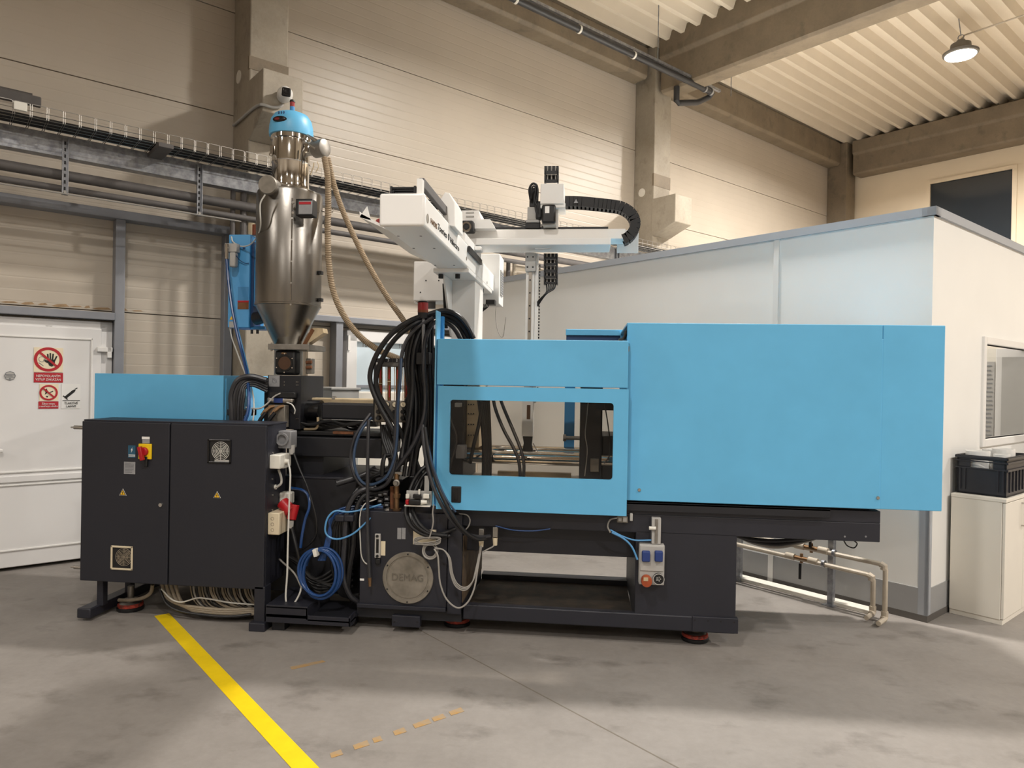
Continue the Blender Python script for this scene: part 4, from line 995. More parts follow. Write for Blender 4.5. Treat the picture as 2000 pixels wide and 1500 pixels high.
# underslung cables at the tail
for i, (dz, r) in enumerate(((0, .012), (7, .012), (13, .010))):
    tag(MB().tube(path([(1440, 1047, 4.6+.03*i), (1475, 1054+dz*.6, 4.6+.03*i), (1520, 1056+dz, 4.6+.03*i), (1570, 1052+dz*.5, 4.6+.03*i), (1610, 1046, 4.6+.03*i)]), r, seg=8).build('underslung_hose', ('rubber', 'rubber', 'cable_grey')[i]), ('upper', 'middle', 'lowest grey')[i] + ' cable sagging below the tail of the machine bed', 'cable')
tag(MB().tube(path([(1648, 1056, 4.5), (1655, 1066, 4.5), (1668, 1070, 4.5), (1674, 1062, 4.5), (1668, 1056, 4.5)]), .004, seg=6).build('wire_loop', 'rubber'), 'thin wire loop hanging under the machine tail', 'cable')
# socket box, door switch
so = thing('socket_box', 'grey socket box with blue and orange outlets on the base column', 'socket box', at(1272, 1145, FY-.03))
a, b, c, d = rect(1248, 1064, 1298, 1143, FY-.06)
MB().box(a, b, FY-.06, FY, c, d).build('body', 'grey_light', so, bevel=.008, seg=3)
MB().box(a+.006, b-.006, FY-.066, FY-.058, c+.085, d-.006).build('cover', 'grey_light', so, bevel=.004)
for px in (1262, 1287): MB().fb(px-8, 1077, px+8, 1098, FY-.09, .03).build('blue_outlet', 'socket_blue', so, bevel=.007, seg=3)
p = at(1262, 1131, FY-.066); oo = MB().lathe([(.0, -.05), (.03, -.048), (.034, -.03), (.03, .0)], p, (0,1,.15), seg=20).build('orange_outlet', 'socket_orange', so)
MB().fb(1257, 1128, 1266, 1135, FY-.12, .004).build('outlet_label', 'cream_steel', oo, smooth=0)
p = at(1286, 1130, FY-.07); oo = MB().ring(p, (0,1,0), .018, .032, .03, 24).build('round_outlet', 'black', so)
for k in range(5):
    an = 2*math.pi*k/5; q_ = p+Vector((math.cos(an)*.012, -.01, math.sin(an)*.012)); MB().cyl(q_, q_+Vector((0,.01,0)), .004, seg=6).build('contact', 'grey_light', oo)
MB().ring(p+Vector((0,-.016,0)), (0,1,0), .03, .034, .004, 24).build('outlet_rim', 'grey_light', oo)
ds = thing('door_switch', 'light grey safety switch bar under the guard door', 'switch', at(1282, 1062, FY-.03))
MB().fb(1273, 1012, 1291, 1063, FY-.05, .05).build('body', 'grey_light', ds, bevel=.003)
MB().fb(1279, 1014, 1285, 1061, FY-.054, .006).build('rail', 'steel_dull', ds, bevel=.002)
p = at(1274, 1031, FY-.05); MB().cyl(p+Vector((-.02,-.01,0)), p+Vector((.02,-.01,0)), .011, seg=12).build('roller', 'white_plastic', ds)
sw = MB().fb(1205, 1009, 1226, 1021, FY-.03, .03).build('limit_switch', 'alu_cast', mc, bevel=.003)
MB().fb(1208, 1012, 1214, 1018, FY-.034, .004).fb(1217, 1011, 1224, 1019, FY-.036, .004).build('switch_contacts', 'grey_light', sw, smooth=0)
MB().fb(1230, 1003, 1236, 1018, FY-.03, .03).build('switch_pin', 'grey_light', mc, bevel=.004)
# steps / trays in front of the base
sp = thing('step_plate', 'black sheet metal step between the cabinet and the oil tank', 'step', at(600, 1225, 4.22))
YS = 4.17
a, b, c, d = rect(519, 1196, 600, 1220, YS)
MB().box(a, b, YS, BY-.012, .155, .175).build('upper_tread', 'graphite', sp, bevel=.003, smooth=0)
MB().box(a, b, YS, YS+.01, .10, .165).build('upper_riser', 'graphite', sp, smooth=0)
x2 = at(684, 1220, YS).x
MB().box(b, x2, YS, BY-.012, .085, .1).build('lower_tread', 'graphite_dark', sp, bevel=.003, smooth=0)
MB().box(a, x2, YS, YS+.01, .065, .12).build('lower_riser', 'graphite', sp, bevel=.002, smooth=0)
MB().box(x2-.01, x2, YS, 4.27, .065, .13).build('end_lip', 'graphite', sp, smooth=0)
MB().box(b-.008, b+.002, YS, BY-.012, .095, .165).build('tread_side', 'graphite', sp, smooth=0)
MB().box(a+.02, a+.1, YS+.05, YS+.13, 0, .16).build('leg', 'graphite_dark', sp, smooth=0)
MB().box(x2-.12, x2-.04, YS+.2, YS+.28, 0, .09).build('leg', 'graphite_dark', sp, smooth=0)
# ================================================================== hopper dryer on the machine
HYD = 4.86
hx = at(564.5, 500, HYD).x
def zz(y, x=566): return at(x, y, HYD).z
R = (at(626, 500, HYD).x-at(503, 500, HYD).x)/2*.965
hp = thing('hopper_dryer', 'tall stainless steel hopper dryer with light blue cap on the machine', 'hopper dryer', (hx, HYD, zz(733)))
mat('brushed', (142,138,132), .27, metal=1., var=.16, scale=9, aniso=.5, stretch=(1,1,.15), bump=.05, bscale=420)
z1, z0, zb = zz(380), zz(598), zz(674)
MB().lathe([(R*.97, z1-.0), (R, z1-.02), (R, z0+.01), (R*1.012, z0+.008), (R*1.012, z0-.004), (R*.99, z0-.006)], (hx, HYD, 0), seg=64, cap=True).build('drum', 'brushed', hp)
MB().lathe([(R*.99, z0-.004), (R*.40, zb+.0)], (hx, HYD, 0), seg=64).build('cone', 'brushed', hp)
a = math.radians(-62)
for k in range(5):
    p = Vector((hx+R*math.cos(a), HYD+R*math.sin(a), z1-.22-k*.15)); MB().cyl(p, p+Vector((math.cos(a), math.sin(a), 0))*.006, .006, seg=8).build('rivet', 'steel', hp)
MB().box(hx+R*math.cos(a)-.005, hx+R*math.cos(a)+.005, HYD+R*math.sin(a)-.003, HYD+R*math.sin(a)+.006, z0+.02, z1-.08).build('seam_strip', 'brushed', hp, smooth=0)
# receiver
rx = at(568, 320, HYD).x; Rr = (at(603, 320, HYD).x-at(533, 320, HYD).x)/2*.96
MB().lathe([(R*.95, z1), (Rr*1.2, z1+.03), (Rr*1.05, zz(370))], (hx, HYD, 0), seg=48).build('drum_shoulder', 'steel', hp)
MB().lathe([(Rr, zz(374)), (Rr*1.03, zz(368)), (Rr, zz(362)), (Rr, zz(322)), (Rr*1.03, zz(320)), (Rr, zz(318)), (Rr, zz(279)), (Rr*1.09, zz(277)), (Rr*1.09, zz(268))], (rx, HYD, 0), seg=48).build('receiver', 'chrome', hp)
cpb = zz(269); ct = zz(222); hgt = ct-cpb; Rc = Rr*1.17
cap = MB().lathe([(Rc*1.0, cpb), (Rc*1.02, cpb+hgt*.15), (Rc, cpb+hgt*.4), (Rc*.93, cpb+hgt*.68), (Rc*.78, cpb+hgt*.88), (Rc*.5, cpb+hgt*.985), (Rc*.02, cpb+hgt)], (rx, HYD, 0), seg=48).build('cap', 'blue', hp, smooth=60)
an = math.radians(-98); lp = Vector((rx+Rc*.985*math.cos(an), HYD+Rc*.985*math.sin(an), cpb+hgt*.46))
MB().ball(lp, 1, 16, (.052, .012, .022)).build('badge', 'black_gloss', cap)
MB().ball(lp+Vector((-.012,-.007,0)), 1, 12, (.026, .006, .012)).build('badge_emblem', 'lens_red_off', cap)
for dx in (-.012, .008, .026): MB().box(lp.x+dx-.003, lp.x+dx+.003, lp.y+.006, lp.y+.03, lp.z+.04, lp.z+.058).build('cap_mark', 'blue_dark', cap, smooth=0)
sl = at(571, 207, HYD); MB().cyl((sl.x, HYD, zz(221)), (sl.x, HYD, zz(217)), .02, seg=14).build('beacon_base', 'black', hp)
MB().cyl((sl.x, HYD, zz(217)), (sl.x, HYD, zz(209)), .017, seg=14).build('beacon_lens', 'blue_strong', hp)
MB().cyl((sl.x, HYD, zz(209)), (sl.x, HYD, zz(200)), .017, seg=14).build('beacon_lens', 'red_dark', hp)
MB().cyl((sl.x, HYD, zz(200)), (sl.x, HYD, zz(196)), .02, .017, seg=14).build('beacon_cap', 'black', hp)
# side valve box with struts and clips
p = at(625, 290, HYD-.02); vb = MB()
vb.lathe([(.0, -.05), (.055, -.05), (.062, -.045), (.062, .045), (.055, .05), (0, .05)], p, (1,-.35,.0), seg=28); vbo = vb.build('vacuum_valve', 'steel_dull', hp, smooth=50)
MB().cyl(p+Vector((-.1,.02,0)), p+Vector((-.02,.0,0)), .045, seg=16).build('valve_neck', 'steel', hp)
for dy, dz in ((-.02, .06), (-.03, .0)):
    e = p+Vector((-.11, dy, dz+.04)); MB().cyl(e, e+Vector((.1, -.02, -.06)), .012, seg=10).build('lever_arm', 'steel', hp)
MB().tube(path([(613, 318, 4.75), (612, 326, 4.75), (609, 334, 4.75), (606, 342, 4.75)], 5), .004, seg=6).build('air_tube', 'cream_steel', hp)
MB().tube(path([(620, 316, 4.75), (622, 326, 4.75), (617, 336, 4.75)], 5), .003, seg=6).build('air_tube', 'cream_steel', hp)
for px, py in ((530, 292), (598, 288)):
    q_ = at(px, py, HYD-.12); MB().box(q_.x-.012, q_.x+.012, q_.y, q_.y+.02, q_.z-.03, q_.z+.03).ring(q_+Vector((0,-.004,-.035)), (0,1,0), .01, .014, .005, 14).build('clip', 'chrome', hp)
# air filter can
f0 = at(523, 361, HYD-.28); f1 = at(545, 374, HYD-.06)
fc = MB().cyl(f0, f1, .062, .062, 28).build('air_filter', 'steel_dull', hp)
d = (f0-f1).normalized(); MB().cyl(f0, f0+d*.012, .066, .06, 28).build('filter_cap', 'alu_cast', fc)
MB().cyl(f1, f1+(f1-f0).normalized()*.07, .035, seg=16).build('filter_pipe', 'steel', fc)
# control box on the drum
cbx = MB().fb(577, 388, 610, 421, HYD-R-.055, .09).build('temperature_box', 'black', hp, bevel=.006)
MB().fb(583, 392, 609, 418, HYD-R-.058, .006).build('box_cover', 'label_silver', cbx, bevel=.002)
MB().fb(584, 394, 607, 399, HYD-R-.0605, .003).build('red_label', 'sign_red', cbx, smooth=0)
for y in (396, 416):
    p = at(573, y, HYD-R-.005); MB().cyl(p, p+Vector((0,-.01,0)), .009, seg=8).build('box_screw', 'steel', cbx)
for px, py, yy in ((525, 405, HYD-R*.85), (636, 430, HYD-.06), (517, 398, HYD-R*.75)):
    p = at(px, py, yy); MB().box(p.x-.006, p.x+.006, p.y-.02, p.y+.01, p.z-.05, p.z+.02).build('toggle_latch', 'steel', hp, bevel=.003)
MB().tube([at(628, 412, HYD), at(640, 416, HYD-.02), at(650, 414, HYD-.04), at(652, 409, HYD-.03), at(646, 406, HYD)], .004, seg=6).build('hose_hook', 'steel', hp)
for py in (533, 586):
    p = at(627, py, HYD); MB().box(p.x-.012, p.x+.01, HYD-.02, HYD+.02, p.z-.012, p.z+.012).build('lug', 'black', hp)
# throat
a, b, c, d = rect(523, 673, 603, 683, HYD-.16)
MB().box(a, b, HYD-.16, HYD+.16, c, d+.004).build('flange', 'steel_dull', hp, bevel=.003, smooth=0)
for px in (528, 600):
    p = at(px, 677, HYD-.15); MB().cyl(p+Vector((0,.02,-.03)), p+Vector((0,.02,.03)), .007, seg=8).build('flange_bolt', 'steel', hp)
a, b, c, d = rect(535.5, 684, 577, 733, HYD-.13); c = max(c, at(555, 733, 4.66).z+.003)
blk = MB().box(a, b, HYD-.13, HYD-.03, c, d).build('sight_block', 'black', hp, bevel=.02, seg=3)
p = at(556, 709, HYD-.13)
MB().lathe([(.0, -.002), (.047, -.002), (.05, .004)], p, (0,1,0), seg=28).build('sight_glass', 'amber', blk)
MB().ring(p+Vector((0,-.002,0)), (0,1,0), .047, .058, .006, 28).build('sight_ring', 'black_gloss', blk)
for k in range(6):
    an = math.pi/6+k*math.pi/3; q_ = p+Vector((math.cos(an)*.066, -.002, math.sin(an)*.066)); MB().cyl(q_, q_+Vector((0,-.004,0)), .005, seg=6).build('screw', 'chrome', blk)
q_ = at(554, 690, HYD-.132); MB().ball(q_, 1, 12, (.022, .003, .008)).build('badge', 'brass', blk)
MB().cyl((hx, HYD+.02, zz(683)), (hx, HYD+.02, at(555, 733, 4.66).z+.003), .1, seg=28).build('throat_body', 'steel_dull', hp)
MB().fb(597, 700, 608, 730, HYD-.04, .07).build('slide_gate', 'steel_dull', hp, bevel=.006)
MB().cyl(at(598, 708, HYD-.06), at(609, 707, HYD-.06), .012, seg=8).cyl(at(598, 718, HYD-.06), at(609, 717, HYD-.06), .012, seg=8).build('slide_knob', 'rust', hp)
MB().prism([at(590, 674, HYD), at(600, 672, HYD), at(632, 650, HYD), at(630, 641, HYD), at(612, 640, HYD)], (0,.09,0)).build('outlet_chute', 'cream_steel', hp, smooth=0)
MB().prism([at(590, 674, HYD-.004), at(598, 673, HYD-.004), at(614, 645, HYD-.004), at(608, 641, HYD-.004)], (0,.1,0)).build('chute_flap', 'tube_brown', hp, smooth=0)
# blue heater box beside the drum
bx = thing('dryer_heater_box', 'bright blue heater box hanging beside the steel hopper', 'control box', at(470, 640, 4.98))
a, b, c, d = rect(446, 458, 488, 640, 4.96)
MB().box(a, b, 4.96, 5.2, c, d).build('case', 'blue_strong', bx, bevel=.006, smooth=0)
MB().box(a+.003, b-.002, 4.955, 4.962, c+.003, d-.003).build('front_sheet', mat('blue_sheet', (86,160,214), .42, var=.05, scale=3), bx, bevel=.002, smooth=0)
MB().box(b, b+.02, 4.98, 5.1, c+.01, d-.05).build('side_strip', 'blue_dark', bx, smooth=0)  # darker blue strip along the right side of the case
a2, b2, c2_, d2_ = rect(496, 477, 503, 598, 4.97); MB().box(a2, b2+.03, 4.97, 5.15, c2_, d2_).build('blower_cover', 'blue_strong', bx, bevel=.004, smooth=0)
p = at(508, 622, 4.97); MB().cyl(p+Vector((-.03,0,0)), p+Vector((.05,-.03,.01)), .05, .045, 20).build('air_duct', 'rubber', bx)
MB().fb(488, 637, 517, 643, 4.99, .15).build('bottom_bracket', 'blue_strong', bx, smooth=0)
for px in (492, 503):
    p = at(px, 644, 5.0); MB().cyl(p, p+Vector((0,0,-.03)), .01, seg=8).build('cable_gland', 'black', bx)
MB().fb(464.5, 560, 485, 585, 4.953, .003).build('rating_text', mat('blue_print', (70,136,186), .5), bx, smooth=0)
lb = MB().fb(464, 587, 485.5, 604, 4.953, .003).build('label_plate', 'tube_brown', bx, smooth=0)
MB().fb(464, 587, 485.5, 590.5, 4.951, .002).build('label_band', 'sign_red', bx, smooth=0)
p = at(452, 622, 4.953); MB().prism([p+Vector((.018*math.sin(t), 0, .018*math.cos(t))) for t in (0, 2.094, 4.188)], (0,.002,0)).build('warning_triangle', 'label_yellow', bx, smooth=0)
MB().fb(474, 483, 479, 487, 4.953, .003).build('symbol', 'blue_dark', bx, smooth=0)
rgl = MB().fb(438, 475, 462, 492, 4.88, .05).build('regulator_mount', 'grey_light', bx, bevel=.004)
MB().fb(447, 492, 459, 521, 4.87, .05).build('filter_bowl', 'grey_light', rgl, bevel=.01)
p = at(443, 490, 4.86); MB().cyl(p+Vector((0,0,.05)), p+Vector((0,0,-.06)), .014, seg=12).build('shut_off_valve', 'chrome', rgl)
MB().fb(447, 628, 463, 640, 4.95, .01).build('cable_entry', 'grey_light', bx, bevel=.003)
p = at(498, 452, 5.02); MB().cyl(p+Vector((0,0,-.03)), p+Vector((0,0,.05)), .02, seg=12).build('beacon', 'orange_lens', bx)
p = at(491, 452, 5.1); MB().cyl(p+Vector((0,0,-.03)), p+Vector((0,0,.06)), .024, seg=12).build('air_stub', 'cream_steel', bx)
# hoses of the dryer
def ribbed(pts, r, name, label):
    P = path(pts, 14); L = [0]
    for u, v in zip(P, P[1:]): L.append(L[-1]+(v-u).length)
    n = int(L[-1]/.0062)*2//2; out = []; j = 0
    for i in range(n+1):
        s = L[-1]*i/n
        while j < len(L)-2 and L[j+1] < s: j += 1
        f = (s-L[j])/max(1e-9, L[j+1]-L[j]); out.append(P[j].lerp(P[j+1], f))
    return tag(MB().tube(out, r, seg=12, radii=[r*(1.1 if i % 2 else .88) for i in range(len(out))]).build(name, 'ribbed_hose', smooth=60), label, 'hose')
ribbed([(634, 308, 4.82), (640, 345, 4.80), (641, 400, 4.79), (640, 460, 4.79), (643, 520, 4.79), (652, 572, 4.79), (672, 617, 4.79), (702, 656, 4.78), (740, 684, 4.78), (775, 699, 4.78), (806, 712, 4.8)], .0215, 'conveying_hose', 'ribbed beige hose hanging straight then sweeping right to the flow regulator')
ribbed([(640, 308, 4.86), (652, 360, 4.90), (668, 408, 4.92), (692, 463, 4.92), (722, 522, 4.92), (757, 581, 4.92), (792, 632, 4.92), (815, 680, 4.92), (826, 725, 4.92)], .020, 'conveying_hose', 'ribbed beige hose slanting away to the right behind the signal lamp')
def cable(name, label, pts, r, mt, cat='cable', group=None, seg=8, n=6):
    return tag(MB().tube(path(pts, n), r, seg=seg).build(name, mt), label, cat, group)
cable('sensor_cable', 'thin white cable looping from the dryer drum to the blue heater box', [(518, 380, 4.55), (508, 400, 4.55), (509, 440, 4.6), (502, 462, 4.75), (488, 478, 4.88), (470, 481, 4.93), (455, 472, 4.94), (452, 462, 4.94)], .005, 'cable_white')
cable('air_hose', 'blue air hose dropping from the heater box down to the cabinet', [(443, 505, 4.86), (446, 545, 4.84), (453, 600, 4.8), (463, 650, 4.75), (473, 690, 4.7), (482, 730, 4.6), (486, 770, 4.52), (485, 800, 4.48), (478, 822, 4.46)], .011, 'hose_blue', 'hose')
cable('air_hose', 'lighter blue air hose beside the one dropping from the heater box', [(447, 525, 4.88), (450, 560, 4.86), (457, 610, 4.82), (467, 655, 4.77), (477, 695, 4.72), (486, 735, 4.62), (490, 775, 4.54), (489, 805, 4.5), (484, 822, 4.48)], .009, 'hose_lightblue', 'hose')
cable('power_cable', 'thin pale cable running down behind the blue air hoses', [(449, 640, 4.97), (453, 660, 4.95), (462, 685, 4.89), (475, 720, 4.77), (493, 765, 4.60), (496, 800, 4.54), (494, 822, 4.52)], .005, 'cable_white')
cable('signal_wire', 'thin blue wire curving across the heater box front', [(461, 499, 4.88), (467, 507, 4.93), (478, 514, 4.94), (486, 514, 4.945)], .003, 'blue_dark')

# ================================================================== removal robot
rb = thing('removal_robot', 'white linear removal robot mounted above the mould area', 'robot', (-.85, 4.85, 1.82))
BX0, BX1, BZ0, BZ1, BF, BR = -.967, -.76, 2.31, 2.455, 3.14, 5.62
mat('robot_white', (234,232,228), .35, var=.02, scale=2)
bmn = MB().box(BX0, BX1, BF+.02, BR, BZ0, BZ1).build('traverse_beam', 'robot_white', rb, bevel=.012, seg=3)
MB().box(BX0-.004, BX1+.004, BF, BF+.025, BZ0-.004, BZ1+.004).build('end_cap', 'robot_white', rb, bevel=.016, seg=4)
def Yx(px, py, X): d_ = ray(px, py); return X*d_.y/d_.x
for px, py, X in ((778, 461, -.9), (822, 461, -.8), (808, 485, -.9), (848, 485, -.8), (850, 518, -.9), (887, 518, -.8)):
    p = at(px, py, 1.0); d_ = ray(px, py); t_ = (BZ0-EYE.z)/d_.z; p = EYE+d_*t_
    MB().cyl((p.x, p.y, BZ0-.001), (p.x, p.y, BZ0+.004), .007, seg=8).build('plug_hole', 'black', bmn)
for px, py, r in ((835, 427, .022), (911, 505, .012), (951, 552, .010)):
    yy = Yx(px, py, BX1); p = at(px, py, yy); MB().cyl((BX1, yy, p.z), (BX1+.002, yy, p.z), r, seg=20).build('round_cover', 'alu_cast', bmn)
def rtext(body, px0, py0, px1, py1, size, mt):
    ya, yb = Yx(px0, py0, BX1), Yx(px1, py1, BX1); za, zb_ = at(px0, py0, ya).z, at(px1, py1, yb).z
    text('lettering', body, size, (BX1+.0015, (ya+yb)/2, (za+zb_)/2), (0,1,0), (0,0,1), mt, bmn, width=abs(yb-ya))
rtext('HADIS', 841, 432, 853, 443, .036, 'brass')
rtext('7series', 855, 443, 872, 460, .046, 'print_black')
rtext('Hilectro', 879, 467, 896, 488, .046, 'print_black')
yy = Yx(876, 463, BX1); p = at(876, 463, yy); MB().ring((BX1+.0015, yy, p.z), (1,0,0), .014, .019, .002, 6).build('logo', 'print_black', bmn)
# cable chain on top of the beam
MB().box(-.945, -.80, 3.16, 4.6, BZ1, BZ1+.006).build('chain_tray', 'galvanised_paint', rb, smooth=0)
for i in range(28):
    y = 3.19+i*.04; lk = MB().box(-.935, -.925, y, y+.034, BZ1+.006, BZ1+.05).box(-.822, -.812, y, y+.034, BZ1+.006, BZ1+.05).box(-.93, -.82, y+.008, y+.026, BZ1+.04, BZ1+.048).box(-.93, -.82, y+.008, y+.026, BZ1+.008, BZ1+.014)
    lk.build('chain_link', 'black', rb, smooth=0)
MB().box(-.80, -.775, 3.2, 3.86, BZ1+.045, BZ1+.09).build('chain_guide', 'pipe_dark', rb, bevel=.003, smooth=0)
MB().box(-.80, -.775, 3.16, 3.2, BZ1, BZ1+.075).build('guide_bracket', 'robot_white', rb, smooth=0)
# carriage covers
MB().prism([(-.82, 3.74, BZ1), (-.82, 3.74, 2.575), (-.79, 3.74, 2.625), (-.765, 3.74, 2.62), (-.735, 3.74, 2.57), (-.73, 3.74, BZ1-.02)], (0, .24, 0)).build('carriage_cover', 'robot_white', rb, bevel=.004, smooth=0)
a, b, c, d = rect(902, 411, 936, 445, 4.72)
lv = MB().prism([(a, 4.72, c), (a, 4.72, d), (b-.005, 4.72, d), (b+.03, 4.72, c)], (0, .22, 0)).build('drive_cover', 'robot_white', rb, smooth=0)
for y in (415, 422.5): MB().fb(910, y-1, 926, y+1, 4.714, .008).build('louvre', 'grey_light', lv, smooth=0)
mo = MB().fb(901, 430, 924, 451, 4.62, .1).build('drive_motor', 'black', rb, bevel=.01, seg=3)
p = at(911, 443, 4.62); MB().ring(p, (0,1,0), .022, .034, .014, 24).build('motor_ring', 'chrome', mo); MB().cyl(p, p+Vector((0,-.004,0)), .015, seg=16).build('motor_hub', 'black_gloss', mo)
a, b, c, d = rect(926, 428, 957, 446, 4.68); MB().prism([(a, 4.68, c), (a, 4.68, d), (b, 4.68, d), (b+.035, 4.68, c)], (0, .2, 0)).build('drive_cover', 'robot_white', rb, smooth=0)
MB().box(-.93, -.765, 4.25, 4.9, BZ1, BZ1+.06).build('slide_block', 'robot_white', rb, bevel=.005, smooth=0)
MB().fb(917, 481, 940, 489, 4.6, .1).build('slide_bracket', 'robot_white', rb, bevel=.006)
MB().box(-.757, -.742, 4.3, 4.8, 2.405, 2.44).build('guide_rail', 'black', rb, smooth=0)
# horizontal arm
AY = 4.72
AXL = at(898, 470, AY).x
a, b, c, d = rect(898, 447.5, 1222, 467, AY+.05)
arm = MB().box(a, b, AY+.05, AY+.25, c, d).build('kick_arm', 'robot_white', rb, bevel=.005, smooth=0)
a, b, c, d = rect(898, 464.5, 1193, 478.5, AY)
MB().box(a, b, AY, AY+.28, c, d).build('arm_channel', 'robot_white', rb, bevel=.006, smooth=0)
MB().fb(1205, 449, 1247, 494, AY+.235, .008).build('arm_end_plate', 'robot_white', rb, bevel=.003, smooth=0)
MB().fb(930, 443.5, 1188, 447.5, AY+.08, .04).build('arm_rail', 'black', rb, smooth=0)
MB().fb(1045, 484, 1075, 486, AY+.1, .03).build('arm_label', 'print_white', arm, smooth=0)
# carriage of the vertical axis
MB().fb(1026, 431, 1055, 446, AY+.06, .16).build('carriage_base', 'black', rb, bevel=.004)
MB().fb(1027, 429, 1054, 434, AY+.05, .16).build('carriage_plate', 'grey_light', rb, bevel=.003)
MB().fb(1030, 404, 1051, 430, AY+.07, .12).build('gearbox', 'grey_light', rb, bevel=.004)
MB().fb(1034, 366, 1050, 405, AY+.08, .1).build('servo_motor', 'black', rb, bevel=.008)
MB().tube(path([(1036, 390, AY+.06), (1034, 370, AY+.05), (1040, 359, AY+.05), (1048, 362, AY+.05), (1050, 378, AY+.05), (1046, 395, AY+.05), (1048, 415, AY+.05), (1056, 425, AY+.05)]), .008, seg=8).build('motor_cable', 'rubber', rb)
MB().tube(path([(1038, 388, AY+.05), (1038, 370, AY+.04), (1043, 363, AY+.04), (1046, 370, AY+.04), (1044, 390, AY+.04), (1050, 405, AY+.04), (1053, 430, AY+.05)]), .006, seg=8).build('motor_cable', 'rubber', rb)
MB().fb(1046, 392, 1060, 428, AY+.04, .06).build('cable_clump', 'black', rb, bevel=.015)
MB().fb(1055.5, 358.5, 1101, 398, AY+.0, .22).build('axis_cover', 'robot_white', rb, bevel=.004, smooth=0)
MB().fb(1055.5, 396, 1104, 406, AY+.01, .2).build('axis_cover_base', 'robot_white', rb, bevel=.004, smooth=0)
dm_ = MB().fb(1058, 399, 1085, 435, AY-.04, .14).build('drive_motor', 'black_gloss', rb, bevel=.012, seg=3)
MB().fb(1064.5, 403, 1073, 416, AY-.043, .004).build('motor_label', 'print_white', dm_, smooth=0)
MB().fb(1060, 434, 1086, 441, AY-.01, .12).build('motor_flange', 'grey_light', rb, bevel=.005)
MB().fb(1086, 405, 1090, 446, AY+.05, .1).build('axis_plate', 'robot_white', rb, smooth=0)
def chain_links(x0, x1, y0, y1, n, Y, mt='black'):
    for i in range(n):
        ya, yb = y0+(y1-y0)*i/n, y0+(y1-y0)*(i+.92)/n
        l = MB().fb(x0, ya, x0+3, yb, Y, .06).fb(x1-3, ya, x1, yb, Y, .06).fb(x0+2, ya+(yb-ya)*.6, x1-2, yb, Y, .012).fb(x0+2, ya, x1-2, yb, Y+.045, .01)
        lo_ = l.build('chain_link', mt, rb, smooth=0)
        for k in range(3):
            xx = x0+6+(x1-x0-12)*k/2; MB().fb(xx-1, ya, xx+1.5, yb-(yb-ya)*.35, Y+.02, .01).build('chain_wire', 'cable_grey', lo_, smooth=0)
chain_links(1063, 1091, 324, 358, 2, AY+.08)
chain_links(1062, 1089, 495, 556, 5, AY+.1)
CP = path([(1104, 396, AY+.1), (1130, 396.5, AY+.1), (1158, 399, AY+.1), (1186, 402, AY+.1), (1211, 406, AY+.1), (1228, 415, AY+.1), (1238, 428, AY+.1), (1240, 442, AY+.1), (1235, 455, AY+.1), (1226, 465, AY+.1), (1217, 470, AY+.1)], 8)
L = [0]
for u, v in zip(CP, CP[1:]): L.append(L[-1]+(v-u).length)
n = 24; j = 0
for i in range(n):
    s = L[-1]*(i+.5)/n
    while j < len(L)-2 and L[j+1] < s: j += 1
    p = CP[j].lerp(CP[j+1], (s-L[j])/(L[j+1]-L[j])); t_ = (CP[j+1]-CP[j]).normalized(); up = t_.cross(Vector((0,1,0)))
    hw = L[-1]/n/2*1.08
    l = MB().obox(p+Vector((0,-.045,0)), (t_, (0,1,0), up), (hw, .006, .034)).obox(p+Vector((0,.045,0)), (t_, (0,1,0), up), (hw, .006, .034)).obox(p+up*.028, (t_, (0,1,0), up), (hw*.98, .045, .004)).obox(p-up*.03, (t_, (0,1,0), up), (hw*.5, .045, .004))
    l.build('chain_link', 'black', rb, smooth=0)
p = at(1125, 394, AY+.04); MB().prism([p+Vector((.018*math.sin(t), 0, .018*math.cos(t))) for t in (0, 2.094, 4.188)], (0,.002,0)).build('chain_label', 'label_silver', rb, smooth=0)
# vertical axis into the machine
VY = AY+.15
a, b, c, d = rect(1026.5, 495, 1050, 664, VY)
MB().box(a, a+.062, VY, VY+.06, 1.35, d).build('vertical_axis', 'robot_white', rb, bevel=.003, smooth=0)
MB().box(a+.02, a+.042, VY-.012, VY, 1.6, d-.05).build('linear_rail', 'steel', rb, smooth=0)
for k in range(9):
    z = 1.68+k*.09; MB().cyl((a+.031, VY-.0135, z), (a+.031, VY-.012, z), .006, seg=8).build('rail_hole', 'black', rb)
MB().box(a+.064, a+.085, VY, VY+.04, 1.45, d).build('axis_edge', 'robot_white', rb, smooth=0)
MB().box(a-.004, a+.07, VY-.03, VY+.02, d-.13, d).build('rail_carriage', 'grey_light', rb, bevel=.004)
for dx in (.012, .05):
    for dz in (.03, .1): MB().cyl((a+dx, VY-.032, d-dz), (a+dx, VY-.028, d-dz), .006, seg=8).build('bolt', 'black', rb)
for k in range(40):
    z = 1.55+k*.022; MB().box(a+.092, a+.1, VY+.005, VY+.02, z, z+.013).build('belt_tooth', 'black', rb, smooth=0)
zg = at(1030, 852, VY).z
MB().box(a-.01, a+.07, VY-.02, VY+.07, zg, 1.5).build('wrist', 'robot_white', rb, bevel=.006, smooth=0)
MB().box(a+.025, a+.05, VY-.022, VY-.015, zg+.12, zg+.22).build('wrist_slot', 'amber', rb, smooth=0)
MB().prism([(a-.005, VY, zg), (a+.065, VY, zg), (a+.06, VY, zg-.06), (a+.075, VY, zg-.13), (a-.01, VY, zg-.12), (a+.005, VY, zg-.05)], (0,.06,0)).build('gripper', 'black', rb, bevel=.006, smooth=0)
MB().tube([Vector((a+.07, VY+.02, zg-.05)), Vector((a+.1, VY+.01, zg-.1)), Vector((a+.11, VY, zg-.13)), Vector((a+.18, VY, zg-.14))], .004, seg=6).build('vacuum_tube', 'cable_grey', rb)
